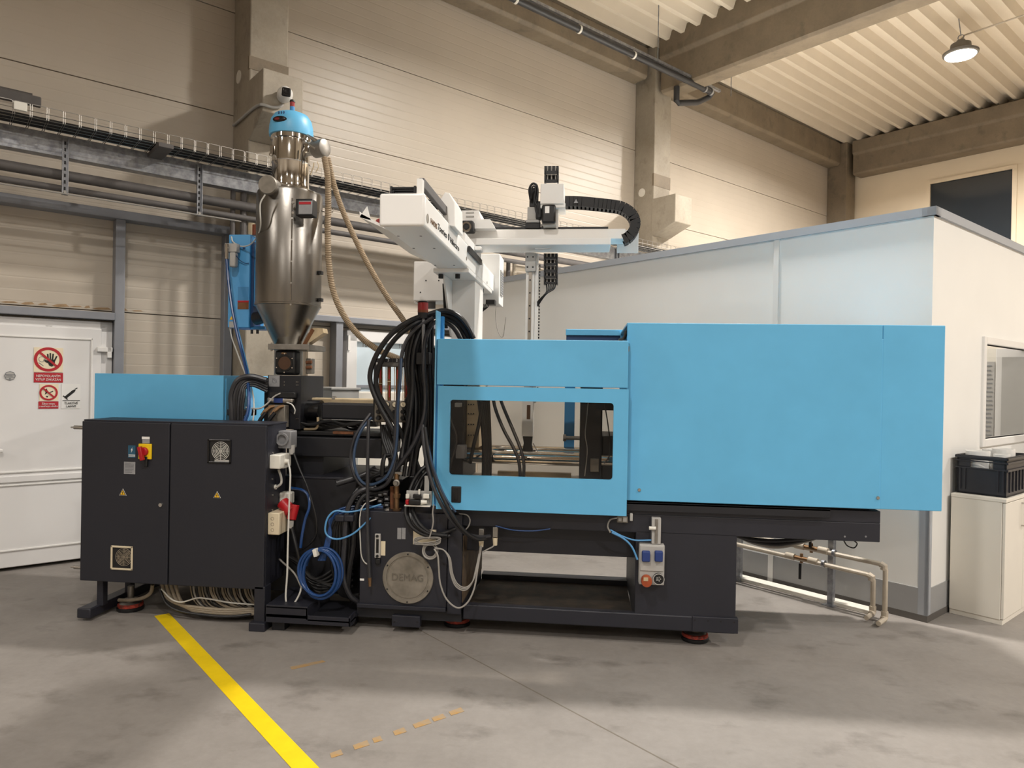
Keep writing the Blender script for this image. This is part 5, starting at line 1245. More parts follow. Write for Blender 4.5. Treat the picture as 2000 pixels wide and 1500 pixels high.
for i in range(5):
    pts = [(1067+i*4.5, 552, VY-.03), (1068+i*3.5, 568-i, VY-.03), (1062+i*1.5, 577-i, VY-.03), (1054+i, 585, VY-.02), (1050, 590+i*2, VY)]
    MB().tube(path(pts), .0055, seg=6).build('axis_cable', 'rubber', rb)
# pedestal
MB().box(-.985, -.755, 4.35, 5.42, 2.283, BZ0).build('mounting_plate', 'robot_white', rb, bevel=.004, smooth=0)
MB().box(-.93, -.77, 4.7, 5.06, 1.83, 2.285).build('pedestal', 'robot_white', rb, bevel=.004, smooth=0)
MB().box(-.99, -.71, 4.6, 5.15, 1.822, 1.845).build('pedestal_foot', 'robot_white', rb, bevel=.004, smooth=0)
MB().prism([(-.94, 4.7, 2.28), (-.94, 4.42, 2.28), (-.94, 4.7, 1.9)], (.012, 0, 0)).build('gusset', 'robot_white', rb, smooth=0)
for x_, y_ in ((-.95, 4.42), (-.84, 4.42), (-.79, 5.12), (-.95, 5.12)): MB().cyl((x_, y_, 2.255), (x_, y_, 2.284), .016, seg=10).build('plate_bolt', 'black', rb)
MB().cyl((-.955, 4.55, 2.24), (-.95, 4.62, 1.95), .012, seg=8).build('gas_strut', 'black', rb)
# switch box hung left of the beam, cable shelf, rear box
a, b, c, d = rect(808, 499, 873, 587, 4.74)
eb = MB().box(a, b, 4.74, 5.0, c, 2.42).build('robot_switch_box', 'robot_white', rb, bevel=.004, smooth=0)
for px, py in ((832, 548), (857, 548), (821, 571), (881, 571)):
    p = at(px, py, 4.739); MB().cyl(p+Vector((0,-.001,0)), p, .005, seg=8).build('screw_hole', 'black', eb)
MB().cyl(at(843, 587, 4.84), at(843, 603, 4.84), .028, seg=14).build('cable_gland', 'grey_plastic', rb)
MB().cyl(at(823, 587, 4.84), at(823, 592, 4.84), .05, seg=14).build('gland_plate', 'robot_white', rb)
MB().prism([(-1.16, 3.42, 2.445), (-1.155, 3.42, 2.415), (BX0, 3.42, 2.33), (BX0, 3.42, 2.34), (-1.145, 3.42, 2.43)], (0, 1.0, 0)).build('cable_shelf', 'robot_white', rb, smooth=0)
MB().prism([(-1.16, 3.42, 2.415), (-1.12, 3.42, 2.47), (-1.10, 3.42, 2.40)], (0, .004, 0)).build('shelf_end', 'robot_white', rb, smooth=0)
MB().cyl((-1.08, 3.5, 2.405), (-1.08, 3.56, 2.41), .022, seg=12).build('hose_coil_end', 'lens_red_off', rb)
MB().cyl((-1.02, 3.5, 2.385), (-1.02, 3.56, 2.385), .022, seg=12).build('hose_coil_end', 'label_yellow', rb)
MB().tube([(-.97, 3.6, 2.5), (-1.03, 3.65, 2.5), (-1.12, 3.7, 2.46), (-1.13, 3.75, 2.43)], .02, seg=10).build('conduit_stub', 'pipe_dark', rb)
MB().box(-.99, -.715, 5.55, 5.82, 2.22, 2.62).build('rear_box', 'robot_white', rb, bevel=.004, smooth=0)
gr_ = MB().box(-.716, -.708, 5.60, 5.76, 2.30, 2.50).build('vent_grille', 'grey_light', rb, smooth=0)
for k in range(9): MB().box(-.7085, -.706, 5.61, 5.75, 2.315+k*.02, 2.325+k*.02).build('grille_slot', 'print_grey', gr_, smooth=0)
MB().box(-.80, -.73, 5.4, 5.5, 2.2, 2.235).build('cable_outlet', 'black', rb, smooth=0)
for i in range(4): MB().tube(path([(945+i*3, 594, 5.45), (945+i*2.5, 600, 5.45), (942+i, 606, 5.45), (939, 610+i, 5.4)]), .004, seg=6).build('outlet_wire', 'rubber', rb)
# ================================================================== flow regulator
fr_ = thing('flow_regulator', 'water flow regulator with four brown sight tubes numbered 4 3 2', 'flow regulator', at(765, 830, 4.5))
WY = 4.5
hdr = MB().fb(733.5, 700, 801, 716.5, WY, .07).build('header', mat('header_grey', (92,90,86), .5), fr_, bevel=.008)
xs0 = (734, 750.5, 767, 783.5)
for i, x in enumerate(xs0):
    MB().fb(x+.4, 700, x+15.6, 707.5, WY-.003, .004).build('number_tab', 'graphite_dark', hdr, smooth=0)
    tx('lettering', '4321'[i], .024, x+8, 703.8, WY-.005, 'print_white', hdr)
MB().fb(735, 708, 747.5, 712, WY-.004, .004).build('name_tab', 'print_white', hdr, smooth=0)
MB().fb(729, 700, 734, 830, WY+.02, .04).build('side_post', 'rubber', fr_, bevel=.004)
for i, x in enumerate((743.5, 760, 776.5, 793)):
    p0, p1 = at(x, 716, WY+.035), at(x, 785, WY+.035)
    tb = MB().cyl(p0, p1, .0125, seg=14).build('sight_tube', 'tube_brown', fr_)
    MB().fb(x-.9, 722, x+.9, 740, WY+.0215, .003).fb(x-.3, 753, x+1.1, 776, WY+.0215, .003).build('scale_print', 'sign_red', tb, smooth=0)
    yc = (749, 745, 775, 779)[i]; MB().cyl(at(x, yc-.8, WY+.035), at(x, yc+.8, WY+.035), .0135, seg=14).build('float_ring', 'cream_steel', tb)
    MB().cyl(at(x-6, 716, WY+.05), at(x-6, 785, WY+.05), .003, seg=6).build('tie_rod', 'cream_steel', fr_)
blk = MB().fb(731, 783, 799, 825, WY-.01, .1).build('valve_block', 'alu_cast', fr_, bevel=.006)
for i, x in enumerate((740, 756, 772, 788)):
    p = at(x, 790, WY-.01)
    g = MB().lathe([(.0, -.01), (.0185, -.01), (.021, -.006), (.021, .0)], p, (0,1,0), seg=20).build('gauge', 'steel_dull', blk)
    MB().cyl(p+Vector((0,-.0108,0)), p+Vector((0,-.0098,0)), .016, seg=20).build('gauge_face', 'sign_cream', g)
    MB().bar(p+Vector((-.008,-.012,.006)), p+Vector((.006,-.012,-.006)), .001, .0025, (0,1,0)).build('gauge_needle', 'print_black', g, smooth=0)
    for y in (804, 816):
        p = at(x, y, WY-.01); MB().cyl(p, p+Vector((0,-.03,0)), .016, .013, 12).build('valve_knob', 'black', blk)
for x in (741, 757, 773, 789): MB().cyl(at(x, 825, WY+.03), at(x, 832, WY+.03), .013, seg=10).build('outlet_nipple', 'steel_dull', fr_)
# signal lamp
sl_ = thing('signal_lamp', 'red signal lamp on a thin pole beside the blue guard', 'signal lamp', at(826, 700, 4.4))
SY = 4.4
p0, p1 = at(827, 612, SY), at(827, 690, SY)
MB().cyl(p1, p0, .011, seg=12).build('pole', 'grey_plastic', sl_)
MB().cyl(at(826, 622, SY), at(826, 611, SY), .03, .034, 18).build('lamp_base', 'black', sl_)
MB().cyl(at(826, 611, SY), at(826, 606, SY), .034, .034, 18).build('lower_lens', 'orange_lens', sl_)
MB().cyl(at(826, 606, SY), at(826, 591.5, SY), .034, .034, 18).build('red_lens', 'red_dark', sl_)
MB().cyl(at(826, 591.5, SY), at(826, 588.5, SY), .036, .03, 18).build('lamp_cap', 'black', sl_)
MB().fb(812, 688, 838, 712, SY, .08).build('pole_bracket', 'black', sl_, bevel=.004)
# valve / pump fittings under the hoses
vm = thing('brass_manifold', 'rusty brass water manifold standing on the oil tank', 'manifold', at(775, 1015, 4.36))
VYY = 4.36
MB().cyl(at(775, 925, VYY), at(775, 1012, VYY), .016, seg=14).build('riser', 'brass', vm)
for y, r in ((944, .02), (968, .026), (996, .03)): MB().cyl(at(775, y-3, VYY), at(775, y+4, VYY), r, r*.9, 14).build('fitting', 'brass', vm)
p = at(775, 943, VYY-.02); MB().lathe([(0, -.03), (.012, -.03), (.014, -.015), (.022, -.012), (.022, 0)], p, (0,1,0), seg=16).build('plug', 'steel_dull', vm)
MB().cyl(at(775, 1012, VYY), at(775, 1019, VYY), .03, .03, 16).build('flange', 'steel_dull', vm)
MB().cyl(at(766, 950, VYY+.05), at(766, 1008, VYY+.05), .014, seg=10).build('second_riser', 'rust', vm)
MB().fb(764, 922, 785, 927, VYY-.01, .08).build('top_plate', 'steel_dull', vm)
el = MB().tube(path([(754, 1012, VYY), (754, 1005, VYY), (756, 999, VYY), (762, 997, VYY)]), .022, seg=14); el = el.build('elbow_fitting', 'steel_dull'); tag(el, 'grey cast elbow fitting beside the brass manifold', 'fitting')
MB().cyl(at(753, 1013, VYY), at(753, 1021, VYY), .034, .034, 16).build('elbow_flange', 'grey_light', el)
vs_ = thing('solenoid_valves', 'cluster of black solenoid valves behind the hoses', 'valve', at(748, 995, 4.42))
for x, y in ((742, 966), (752, 964), (755, 974), (742, 978), (755, 986), (744, 990), (735, 972)):
    v_ = MB().fb(x-6, y-5, x+6, y+5, 4.42, .06).build('valve_coil', 'black', vs_, bevel=.004)
    MB().fb(x-3, y-1, x+3, y+2, 4.416, .005).build('coil_label', 'label_silver', v_, smooth=0)
MB().fb(722, 1008, 748, 1016, 4.36, .03).build('manifold_plate', 'grey_light', vs_, smooth=0)
ab = thing('clear_valve_box', 'clear plastic box with white plug and red cap beside the door', 'valve box', at(816, 990, 4.24))
QY = 4.24
a, b, c, d = rect(791, 960, 841, 989, QY)
MB().box(a, b, QY+.03, QY+.036, c, d).build('back_plate', 'grey_light', ab, bevel=.004)
MB().box(a, b, QY-.01, QY+.03, c, c+.008).build('bottom_lip', 'white_plastic', ab, smooth=0)
MB().fb(806, 966, 821, 974, QY-.01, .03).build('terminal', 'black', ab, bevel=.003)
MB().fb(798, 977, 821, 986, QY-.025, .05).build('black_plug', 'black', ab, bevel=.005)
MB().fb(791.5, 976, 798, 986, QY-.02, .04).build('red_cap', 'red', ab, bevel=.005)
MB().cyl(at(821, 981, QY), at(834, 981, QY), .016, .012, 12).build('white_plug', 'white_plastic', ab)
MB().fb(792, 965, 799, 974, QY-.01, .03).fb(826, 965, 838, 974, QY-.01, .03).build('latch', 'white_plastic', ab, bevel=.003)
MB().fb(817, 956, 820, 966, QY, .02).build('pin', 'white_plastic', ab)
MB().fb(829, 930, 838, 960, QY+.03, .02).build('mount_strip', 'grey_light', ab, smooth=0)

# ================================================================== hoses and cables
G1 = 'black hoses looping beside the blue door'
L1 = 'black rubber hose in the big tangle beside the blue door'
def hose(pts, r=.014, mt='rubber', label=L1, group=G1, name='rubber_hose', n=6, cat='hose', seg=8, grp=None):
    return cable(name, label, pts, r, mt, cat, grp or (group if label == L1 else None), seg, n)
# arches from the guard top to the regulator
hose([(925, 662, 4.47), (915, 640, 4.46), (895, 617, 4.45), (868, 607, 4.45), (840, 613, 4.42), (800, 627, 4.36), (765, 652, 4.38), (738, 688, 4.4), (723, 728, 4.42), (727, 760, 4.42), (745, 800, 4.4), (768, 840, 4.38), (778, 862, 4.38)], .0165, label='outermost black hose arching over the guard end plate')
hose([(918, 662, 4.50), (906, 640, 4.49), (888, 621, 4.48), (862, 613, 4.48), (838, 620, 4.44), (805, 635, 4.38), (772, 662, 4.4), (748, 698, 4.43), (735, 735, 4.45), (738, 765, 4.44), (757, 800, 4.42), (778, 835, 4.4), (786, 856, 4.4)], .0165, label='second black hose arching over the guard end plate')
hose([(910, 664, 4.5), (898, 640, 4.52), (878, 624, 4.51), (850, 618, 4.5), (826, 640, 4.44), (812, 672, 4.4), (806, 712, 4.4), (806, 760, 4.4), (800, 815, 4.38), (790, 860, 4.38), (785, 895, 4.36)], .0155, label='third black hose arch dropping beside the signal lamp')
hose([(900, 664, 4.52), (885, 640, 4.54), (866, 628, 4.53), (846, 632, 4.48), (832, 660, 4.38), (828, 710, 4.34), (831, 770, 4.34), (828, 815, 4.32), (812, 860, 4.32), (790, 895, 4.34), (770, 920, 4.36), (752, 932, 4.38), (736, 938, 4.4)], .014, 'rubber_grey', label='grey-black hose arching over the guard then crossing the bundle')
hose([(846, 620, 4.4), (815, 640, 4.4), (793, 668, 4.4), (783, 705, 4.38), (779, 760, 4.36), (774, 815, 4.34), (772, 870, 4.34), (770, 905, 4.34), (762, 935, 4.34), (748, 950, 4.36), (725, 955, 4.36), (705, 946, 4.36), (690, 920, 4.38), (686, 890, 4.4), (692, 858, 4.4), (708, 830, 4.42), (724, 808, 4.45)], .013, 'rubber_grey', 'grey-black hose forming the big loop left of the flow regulator')
hose([(784, 700, 4.37), (782, 740, 4.35), (777, 800, 4.33), (776, 850, 4.33), (770, 895, 4.33), (757, 928, 4.33), (738, 943, 4.34), (715, 946, 4.34), (699, 930, 4.35), (692, 902, 4.36), (694, 872, 4.38), (706, 840, 4.4), (726, 815, 4.43)], .009, 'hose_blue_stripe', 'slim blue-striped hose inside the big loop left of the regulator')
hose([(720, 820, 4.33), (719, 860, 4.31), (718, 920, 4.29), (718, 980, 4.28), (718, 1040, 4.27), (720, 1090, 4.26), (722, 1128, 4.26)], .0115, 'rubber_grey', 'straight grey-black hose hanging down in front of the oil tank')
tag(MB().cyl(at(722, 1128, 4.26), at(722.5, 1145, 4.26), .012, .009, 12).build('brass_nozzle', 'brass'), 'brass nozzle at the end of the hanging hose', 'fitting')
# down the left of the door to the base
hose([(826, 830, 4.30), (828, 870, 4.26), (836, 915, 4.2), (848, 955, 4.17), (868, 995, 4.16), (890, 1025, 4.18), (912, 1043, 4.22), (938, 1049, 4.26), (957, 1047, 4.3)], .0125, 'rubber_grey', 'grey hose sweeping across the lower left corner of the blue door')
hose([(830, 835, 4.29), (836, 875, 4.24), (845, 915, 4.19), (858, 955, 4.15), (880, 1000, 4.14), (905, 1035, 4.17), (930, 1052, 4.22), (948, 1052, 4.26)], .0125, 'rubber', 'black hose sweeping just beside the grey one across the door corner')
hose([(834, 850, 4.28), (843, 900, 4.2), (858, 945, 4.15), (872, 975, 4.14), (890, 1000, 4.15)], .006, 'hose_blue_stripe', 'thin blue-striped hose between the two door corner hoses')
# vertical bundle
for i, (xa_, xb_, xc_) in enumerate(((798, 803, 796), (804, 811, 806), (811, 818, 812), (817, 823, 816), (822, 830, 815), (792, 800, 785), (838, 840, 838), (844, 846, 843))):
    yy_ = 4.43+.02*(i % 4)
    hose([(xa_+22 if xa_ < 835 else xa_, 622, yy_), (xa_+8 if xa_ < 835 else xa_, 660, yy_), (xa_, 710, yy_), (xb_, 770, yy_), (xb_, 830, yy_-.02), (xc_, 880, yy_-.03), (xc_-8, 930, yy_-.04)], .0125, label='black hose in the vertical bundle below the signal lamp', grp='vertical hose bundle')
for i in range(6):
    hose([(842-i*3, 690+i*8, 4.5), (815-i*5, 740+i*10, 4.5), (806-i*2, 800+i*6, 4.48), (826-i*6, 850+i*5, 4.46), (806-i*8, 890+i*5, 4.44), (775-i*9, 912+i*4, 4.44), (745-i*5, 925+i*4, 4.46)], .011)
for i in range(5):
    hose([(745+i*3, 830, 4.52), (748+i*4, 858, 4.5), (757+i*4, 885, 4.47), (762+i*2, 905, 4.45), (752-i*6, 922+i*2, 4.44), (728-i*6, 918+i*5, 4.46), (710-i*3, 930+i*6, 4.5)], .012)
for i in range(4):
    hose([(790+i*4, 826, 4.52), (786+i*6, 850, 4.5), (792+i*4, 880, 4.46), (806+i*3, 905, 4.42), (812+i*4, 940, 4.42), (798+i*3, 985, 4.32), (806+i*4, 1020, 4.262-.012*(i%2)), (830+i*4, 1040, 4.255-.012*(i%2)), (862+i*4, 1046, 4.255-.012*(i%2))], .0115)
hose([(846, 905, 4.4), (826, 915, 4.36), (808, 940, 4.34), (796, 975, 4.30), (793, 1005, 4.27), (806, 1030, 4.25), (832, 1045, 4.25), (862, 1042, 4.26), (890, 1032, 4.28)], .013)
hose([(846, 915, 4.42), (830, 925, 4.38), (815, 948, 4.36), (802, 985, 4.31), (803, 1012, 4.265), (820, 1035, 4.262), (845, 1050, 4.26), (880, 1046, 4.27)], .012)
# lower tangle left of the tank
hose([(752, 888, 4.40), (748, 905, 4.38), (747, 930, 4.38)], .014, label='short corrugated hose stub bending into the tangle')
hose([(762, 888, 4.42), (752, 892, 4.4), (747, 905, 4.38), (746, 930, 4.38)], .013)
op = at(657, 944, 4.4)
tag(MB().tube(path([(735, 915, 4.5), (710, 928, 4.47), (685, 936, 4.43), (658, 944, 4.4)]), .022, seg=14, cap=False).ring(op, (at(657, 944, 4.4)-at(670, 941, 4.42)), .017, .023, .004, 18).build('open_hose', 'rubber_grey'), 'wide open-ended hose pointing left above the base', 'hose')
for i in range(7):
    hose([(735, 945+i*5, 4.45), (705-i*4, 950+i*6, 4.42), (686-i*4, 975+i*6, 4.38), (680-i*5, 1010+i*5, 4.36), (683-i*6, 1060, 4.35), (680-i*5, 1110, 4.36), (684-i*3, 1160, 4.4), (700, 1180-i*3, 4.45)], .0125)
hose([(730, 952, 4.36), (705, 958, 4.33), (688, 975, 4.32), (677, 1005, 4.31), (673, 1060, 4.3), (670, 1120, 4.31), (682, 1160, 4.33), (702, 1178, 4.36)], .0165, 'rubber_grey', 'thick grey hose curving down to the tank foot')
hose([(735, 962, 4.4), (715, 965, 4.36), (700, 985, 4.34), (693, 1020, 4.32), (690, 1070, 4.32), (683, 1110, 4.32), (680, 1150, 4.34), (690, 1175, 4.38)], .0175, 'rubber', 'thick black hose standing just left of the oil tank')
for px in (664, 682):
    a_ = at(px, 1012, 4.29); tag(MB().box(a_.x-.03, a_.x+.03, 4.275, 4.33, a_.z-.02, a_.z+.02).build('hose_clamp', 'graphite', bevel=.006), ('left' if px < 670 else 'right') + ' black clamp block on the two thick hoses', 'clamp')
# power plugs and cables of the cabinet flank
hose([(574, 885, 4.38), (585, 915, 4.36), (600, 950, 4.34), (614, 995, 4.33), (619, 1025, 4.33), (615, 1050, 4.34), (595, 1070, 4.36), (570, 1080, 4.4)], .007, 'rubber', 'thin black cable swinging down from the grey connector', None, 'power_cable', cat='cable')
hose([(563, 902, 4.31), (567, 925, 4.29), (566, 960, 4.28), (564, 1010, 4.26), (562, 1070, 4.25), (561, 1120, 4.25), (558, 1165, 4.25), (562, 1183, 4.25), (573, 1180, 4.25), (585, 1160, 4.26), (590, 1140, 4.27)], .006, 'cable_white', 'white power cable hanging to the floor beside the cabinet', None, 'power_cable', cat='cable')
hose([(544, 917, 4.33), (549, 932, 4.33), (549, 944, 4.33), (541, 951, 4.34)], .008, 'cable_white', 'short white cable between white box and gland', None, 'power_cable', cat='cable')
hose([(569, 1028, 4.34), (573, 1045, 4.33), (578, 1065, 4.32), (584, 1090, 4.32), (588, 1110, 4.33)], .012, 'rubber', 'black cable below the red power plug', None, 'power_cable', cat='cable')
hose([(568, 953, 4.45), (590, 957, 4.42), (602, 968, 4.4), (604, 990, 4.38), (596, 1015, 4.36), (590, 1045, 4.34), (587, 1070, 4.33)], .009, 'hose_blue', 'blue air hose arching over the red power plug', None, 'air_hose')
hose([(745, 985, 4.36), (710, 995, 4.33), (680, 1000, 4.3), (655, 998, 4.28), (640, 1012, 4.26), (635, 1035, 4.25), (642, 1048, 4.25), (660, 1053, 4.25), (685, 1045, 4.26), (705, 1030, 4.28), (735, 1000, 4.32)], .006, 'hose_lightblue', 'light blue air tube drooping in a bow before the hoses', None, 'air_hose')
for i in range(5):
    hose([(748, 990+i*3, 4.42), (715, 988+i*5, 4.4), (685, 990+i*5, 4.36), (662, 996+i*4, 4.33), (648-i, 1016, 4.31), (640+i*1.5, 1045, 4.3), (632+i*2, 1075, 4.29), (622+i*3, 1095, 4.27)], .0075, 'hose_blue', 'blue air hose in the flat bundle above the blue coil', None, 'air_hose', grp='bundled blue air hoses')
# coiled blue air hose
cc = at(625, 1119, 4.25)
cp_ = []
TURN = [(.128, .150, 0, .0), (.112, .158, .012, -.012), (.135, .140, -.012, .012), (.10, .150, .004, -.004), (.140, .160, -.004, -.014), (.118, .146, .016, .006), (.12, .15, 0, 0)]
for k in range(0, 300):
    u_ = k/300*5.2; t_ = u_*2*math.pi+1.8; i_ = int(u_); f_ = u_-i_; T_ = [x0+(x1-x0)*f_ for x0, x1 in zip(TURN[i_], TURN[i_+1])]
    cp_.append(cc+Vector((T_[0]*math.cos(t_)+T_[2], .02*math.sin(u_*1.7)+.007*(u_-2.5), T_[1]*math.sin(t_)+T_[3])))
for k in range(0):
    cp_.append(cc+Vector(((.122+.014*math.sin(k*.05))*math.cos(t_)*(1.05), .012*math.sin(k*.09)+.006*(k/60-2.5), (.142+.016*math.cos(k*.043))*math.sin(t_)+.012*math.sin(k*.031))))
tag(MB().tube(cp_, .0085, seg=8).build('coiled_air_hose', 'hose_blue'), 'coil of dark blue air hose hanging over the step', 'hose')
p = at(617, 1079, 4.22); tag(MB().obox(p, ((1,0,.25),(0,1,0),(-.25,0,1)), (.012,.024,.024)).build('tape_band', 'white_plastic', bevel=.004), 'white tape wrapped around the blue hose coil', 'tape')
# junk of dark cables behind the coil
for i in range(8):
    hose([(560+i*6, 1085+i*5, 4.48), (585+i*5, 1100+i*8, 4.46), (610+i*7, 1130+i*3, 4.45), (640+i*4, 1120+i*6, 4.46), (670, 1090+i*9, 4.48), (690, 1060+i*12, 4.5)], .012, 'rubber', 'black cable in the dark heap behind the blue coil', None, 'dark_cable', cat='cable', grp='dark cables behind the coil')
hose([(590, 1150, 4.3), (575, 1120, 4.32), (552, 1098, 4.36), (546, 1092, 4.4)], .006, 'cable_grey', 'short grey cable poking out beside the white one', None, 'power_cable', cat='cable')
# grey signal cables across the tank front
cc2 = at(838, 1085, 4.24)
pts = [at(838, 985, 4.22)+Vector((.03,0,0)), at(845, 1000, 4.22), at(846, 1020, 4.22), at(842, 1040, 4.23), at(838, 1052, 4.23)]
tag(MB().tube(spline(pts, 6), .005, seg=6).build('signal_cable', 'cable_grey'), 'grey signal cable dropping from the clear valve box', 'cable')
lp_ = []
for k in range(150):
    t_ = k/150*2*math.pi*5; lp_.append(at(835, 1056, 4.24)+Vector((.085*math.cos(t_+.4*math.sin(k*.1)), .006*math.sin(k*.2)-.0001*k, .022*math.sin(t_*1.0+.5)+.006*math.sin(k*.07))))
tag(MB().tube(lp_, .0035, seg=5).build('cable_bundle', 'cable_grey'), 'flat bow of grey signal cable tied above the tank lid', 'cable')
lp_ = []
for k in range(150):
    t_ = k/150*2*math.pi*5; rr_ = .043+.007*math.sin(k*.06); lp_.append(at(840, 1076, 4.235)+Vector((rr_*math.cos(t_), .006*math.sin(k*.2), rr_*math.sin(t_))))
tag(MB().tube(lp_, .0035, seg=5).build('cable_bundle', 'cable_grey'), 'round coil of grey signal cable beside the tank lid', 'cable')
hose([(848, 1072, 4.22), (855, 1085, 4.21), (857, 1110, 4.2), (860, 1140, 4.2), (872, 1170, 4.2), (893, 1187, 4.2), (912, 1178, 4.21), (926, 1150, 4.23), (933, 1110, 4.26), (938, 1080, 4.29), (940, 1068, 4.3)], .0055, 'cable_grey', 'grey signal cable hanging lowest in front of the tank corner', None, 'signal_cable', cat='cable')
for i in range(3):
    hose([(850, 1070+i, 4.22), (866, 1074, 4.21), (876+i*1.5, 1090, 4.2), (880+i*2, 1120, 4.2), (890+i*2, 1145-i*2, 4.2), (908+i, 1153-i*3, 4.21), (922+i, 1138-i*2, 4.23), (930+i, 1108, 4.26), (936+i, 1080, 4.29), (938+i, 1066, 4.3)], .004, 'cable_grey', 'grey signal cable in the trio hung from the socket plug', None, 'signal_cable', cat='cable', grp='trio of grey signal cables')
for i, px in enumerate((940, 967)):
    pl = thing('cable_plug', ('beige plug with grey cables left under the bed beam', 'beige plug right of the other one under the bed beam')[i], 'plug', at(px, 1070, 4.3))
    y0 = 1033 if i == 0 else 1030
    MB().fb(px-5, y0, px+5, y0+20, 4.30, .04).build('body', 'steel_dull', pl, bevel=.003)
    MB().cyl(at(px, y0+20, 4.32), at(px, y0+35, 4.32), .017, .013, 12).build('gland', 'beige_plastic', pl)
hose([(967, 1062, 4.32), (962, 1068, 4.31), (952, 1073, 4.3), (943, 1078, 4.29)], .0045, 'cable_grey', 'short grey cable between the two plugs', None, 'signal_cable', cat='cable')
hose([(897, 1003, 4.28), (912, 1006, 4.27), (918, 1016, 4.27), (915, 1028, 4.27), (908, 1036, 4.28)], .004, 'cable_grey', 'thin grey wire looping below the door handle', None, 'signal_cable', cat='cable')
hose([(968, 1027, 4.3), (1000, 1035, 4.3), (1040, 1037, 4.3), (1075, 1033, 4.3)], .004, 'hose_blue', 'thin blue tube sagging under the bed beam', None, 'air_hose')
hose([(1192, 1035, 4.29), (1215, 1047, 4.27), (1240, 1055, 4.27), (1272, 1055, 4.28)], .005, 'hose_lightblue', 'light blue air tube leading to the safety switch', None, 'air_hose')
hose([(1195, 1040, 4.28), (1218, 1052, 4.26), (1234, 1068, 4.25), (1245, 1093, 4.24)], .006, 'hose_lightblue', 'light blue air tube ending loose beside the socket box', None, 'air_hose')
hose([(1205, 1012, 4.29), (1192, 1015, 4.28), (1187, 1028, 4.28), (1192, 1040, 4.28)], .005, 'cable_grey', 'grey wire curling from the limit switch', None, 'signal_cable', cat='cable')
# grey wire along the tank side
hose([(735, 975, 4.36), (712, 985, 4.32), (703, 1010, 4.3), (704, 1060, 4.28), (706, 1085, 4.28), (712, 1098, 4.28), (722, 1104, 4.28)], .004, 'cable_white', 'thin pale wire beside the oil gauge', None, 'signal_cable', cat='cable')
# hoses above the cabinet (drag chain and bundle)
G2 = 'hoses arching behind the cabinet top'
for i in range(5):
    cable('bundle_hose', 'black hose arching out of the injection block', [(522, 745+i*5, 4.62), (498-i, 737+i*4, 4.58), (475+i, 742+i*4, 4.55), (461+i*4, 765+i*2, 4.53), (458+i*4, 795, 4.52), (458+i*4, 826, 4.52)], .0155-.0015*i, 'rubber' if i % 2 else 'rubber_grey', 'hose', G2)
cable('bundle_hose', 'corrugated grey conduit nearest the blue cover behind the cabinet', [(520, 742, 4.58), (490, 735, 4.55), (465, 742, 4.53), (452, 768, 4.52), (452, 800, 4.51), (453, 826, 4.51)], .018, 'rubber_grey', 'hose')
tag(MB().fb(443, 800, 488, 812, 4.515, .1).build('hose_clamp', 'black', bevel=.005), 'black hose clamp block on top of the cabinet', 'clamp')
for i, (x, y) in enumerate(((519, 806), (537, 806))):
    cable('hydraulic_hose', ('front', 'second')[i] + ' hydraulic hose with ribbed sleeve below the brass elbows', [(x, y, 4.53), (x-8, y+10, 4.52), (x-14, y+20, 4.52), (x-18, y+26, 4.52)], .014, 'rubber', 'hose')
cable('signal_cable', 'white cable curling around the sensor cylinder', [(560, 786, 4.6), (570, 790, 4.59), (576, 800, 4.59), (575, 808, 4.6)], .0045, 'cable_white')
cable('signal_cable', 'grey cable from the hose clamp to the sensor mount', [(480, 796, 4.5), (505, 798, 4.52), (520, 790, 4.55), (535, 775, 4.58), (548, 768, 4.6)], .0055, 'cable_grey')
# cable harness under the cabinet
for i in range(4):
    cable('floor_cable', ('thick beige', 'second beige', 'third beige', 'lowest beige')[i] + ' cable in the tied bundle under the cabinet', [(316+i*9, 1140, 4.35), (325+i*9, 1165+i*2, 4.33), (350+i*7, 1180+i*3, 4.32), (390, 1187+i*3.5, 4.31), (440, 1191+i*3.5, 4.31), (500, 1188+i*3.5, 4.33)], .011, 'cable_beige')
cable('floor_cable', 'black cable sagging below the bundle under the cabinet', [(312, 1150, 4.33), (325, 1178, 4.31), (350, 1193, 4.3), (400, 1201, 4.29), (450, 1204, 4.29), (490, 1200, 4.3)], .009, 'rubber')
cable('floor_cable', 'beige cable bending left under the cabinet', [(298, 1142, 4.36), (294, 1158, 4.37), (278, 1168, 4.38), (252, 1172, 4.4), (232, 1172, 4.42)], .012, 'cable_beige')
cable('floor_cable', 'pale cable crossing the strands under the cabinet', [(315, 1150, 4.3), (335, 1170, 4.29), (355, 1176, 4.29), (385, 1168, 4.29), (410, 1170, 4.29), (450, 1177, 4.29), (500, 1181, 4.3)], .005, 'cable_white')
for i in range(22):
    x = 372+i*5.6; dx = 16+14*random.random(); yy_ = 4.32+.05*random.random(); r_ = (.0045, .006, .004, .009)[i % 4]
    cable('harness_strand', 'thin strand fanning out of the cabinet floor', [(x, 1143, yy_), (x+2, 1158, yy_), (x+dx*.4, 1172, yy_), (x+dx, 1183+3*random.random(), yy_), (min(500, x+dx*1.9), 1188+4*random.random(), yy_)], r_, ('cable_beige', 'cable_grey', 'rubber', 'cable_beige')[i % 4], 'cable', 'strands under the cabinet', 6, 4)
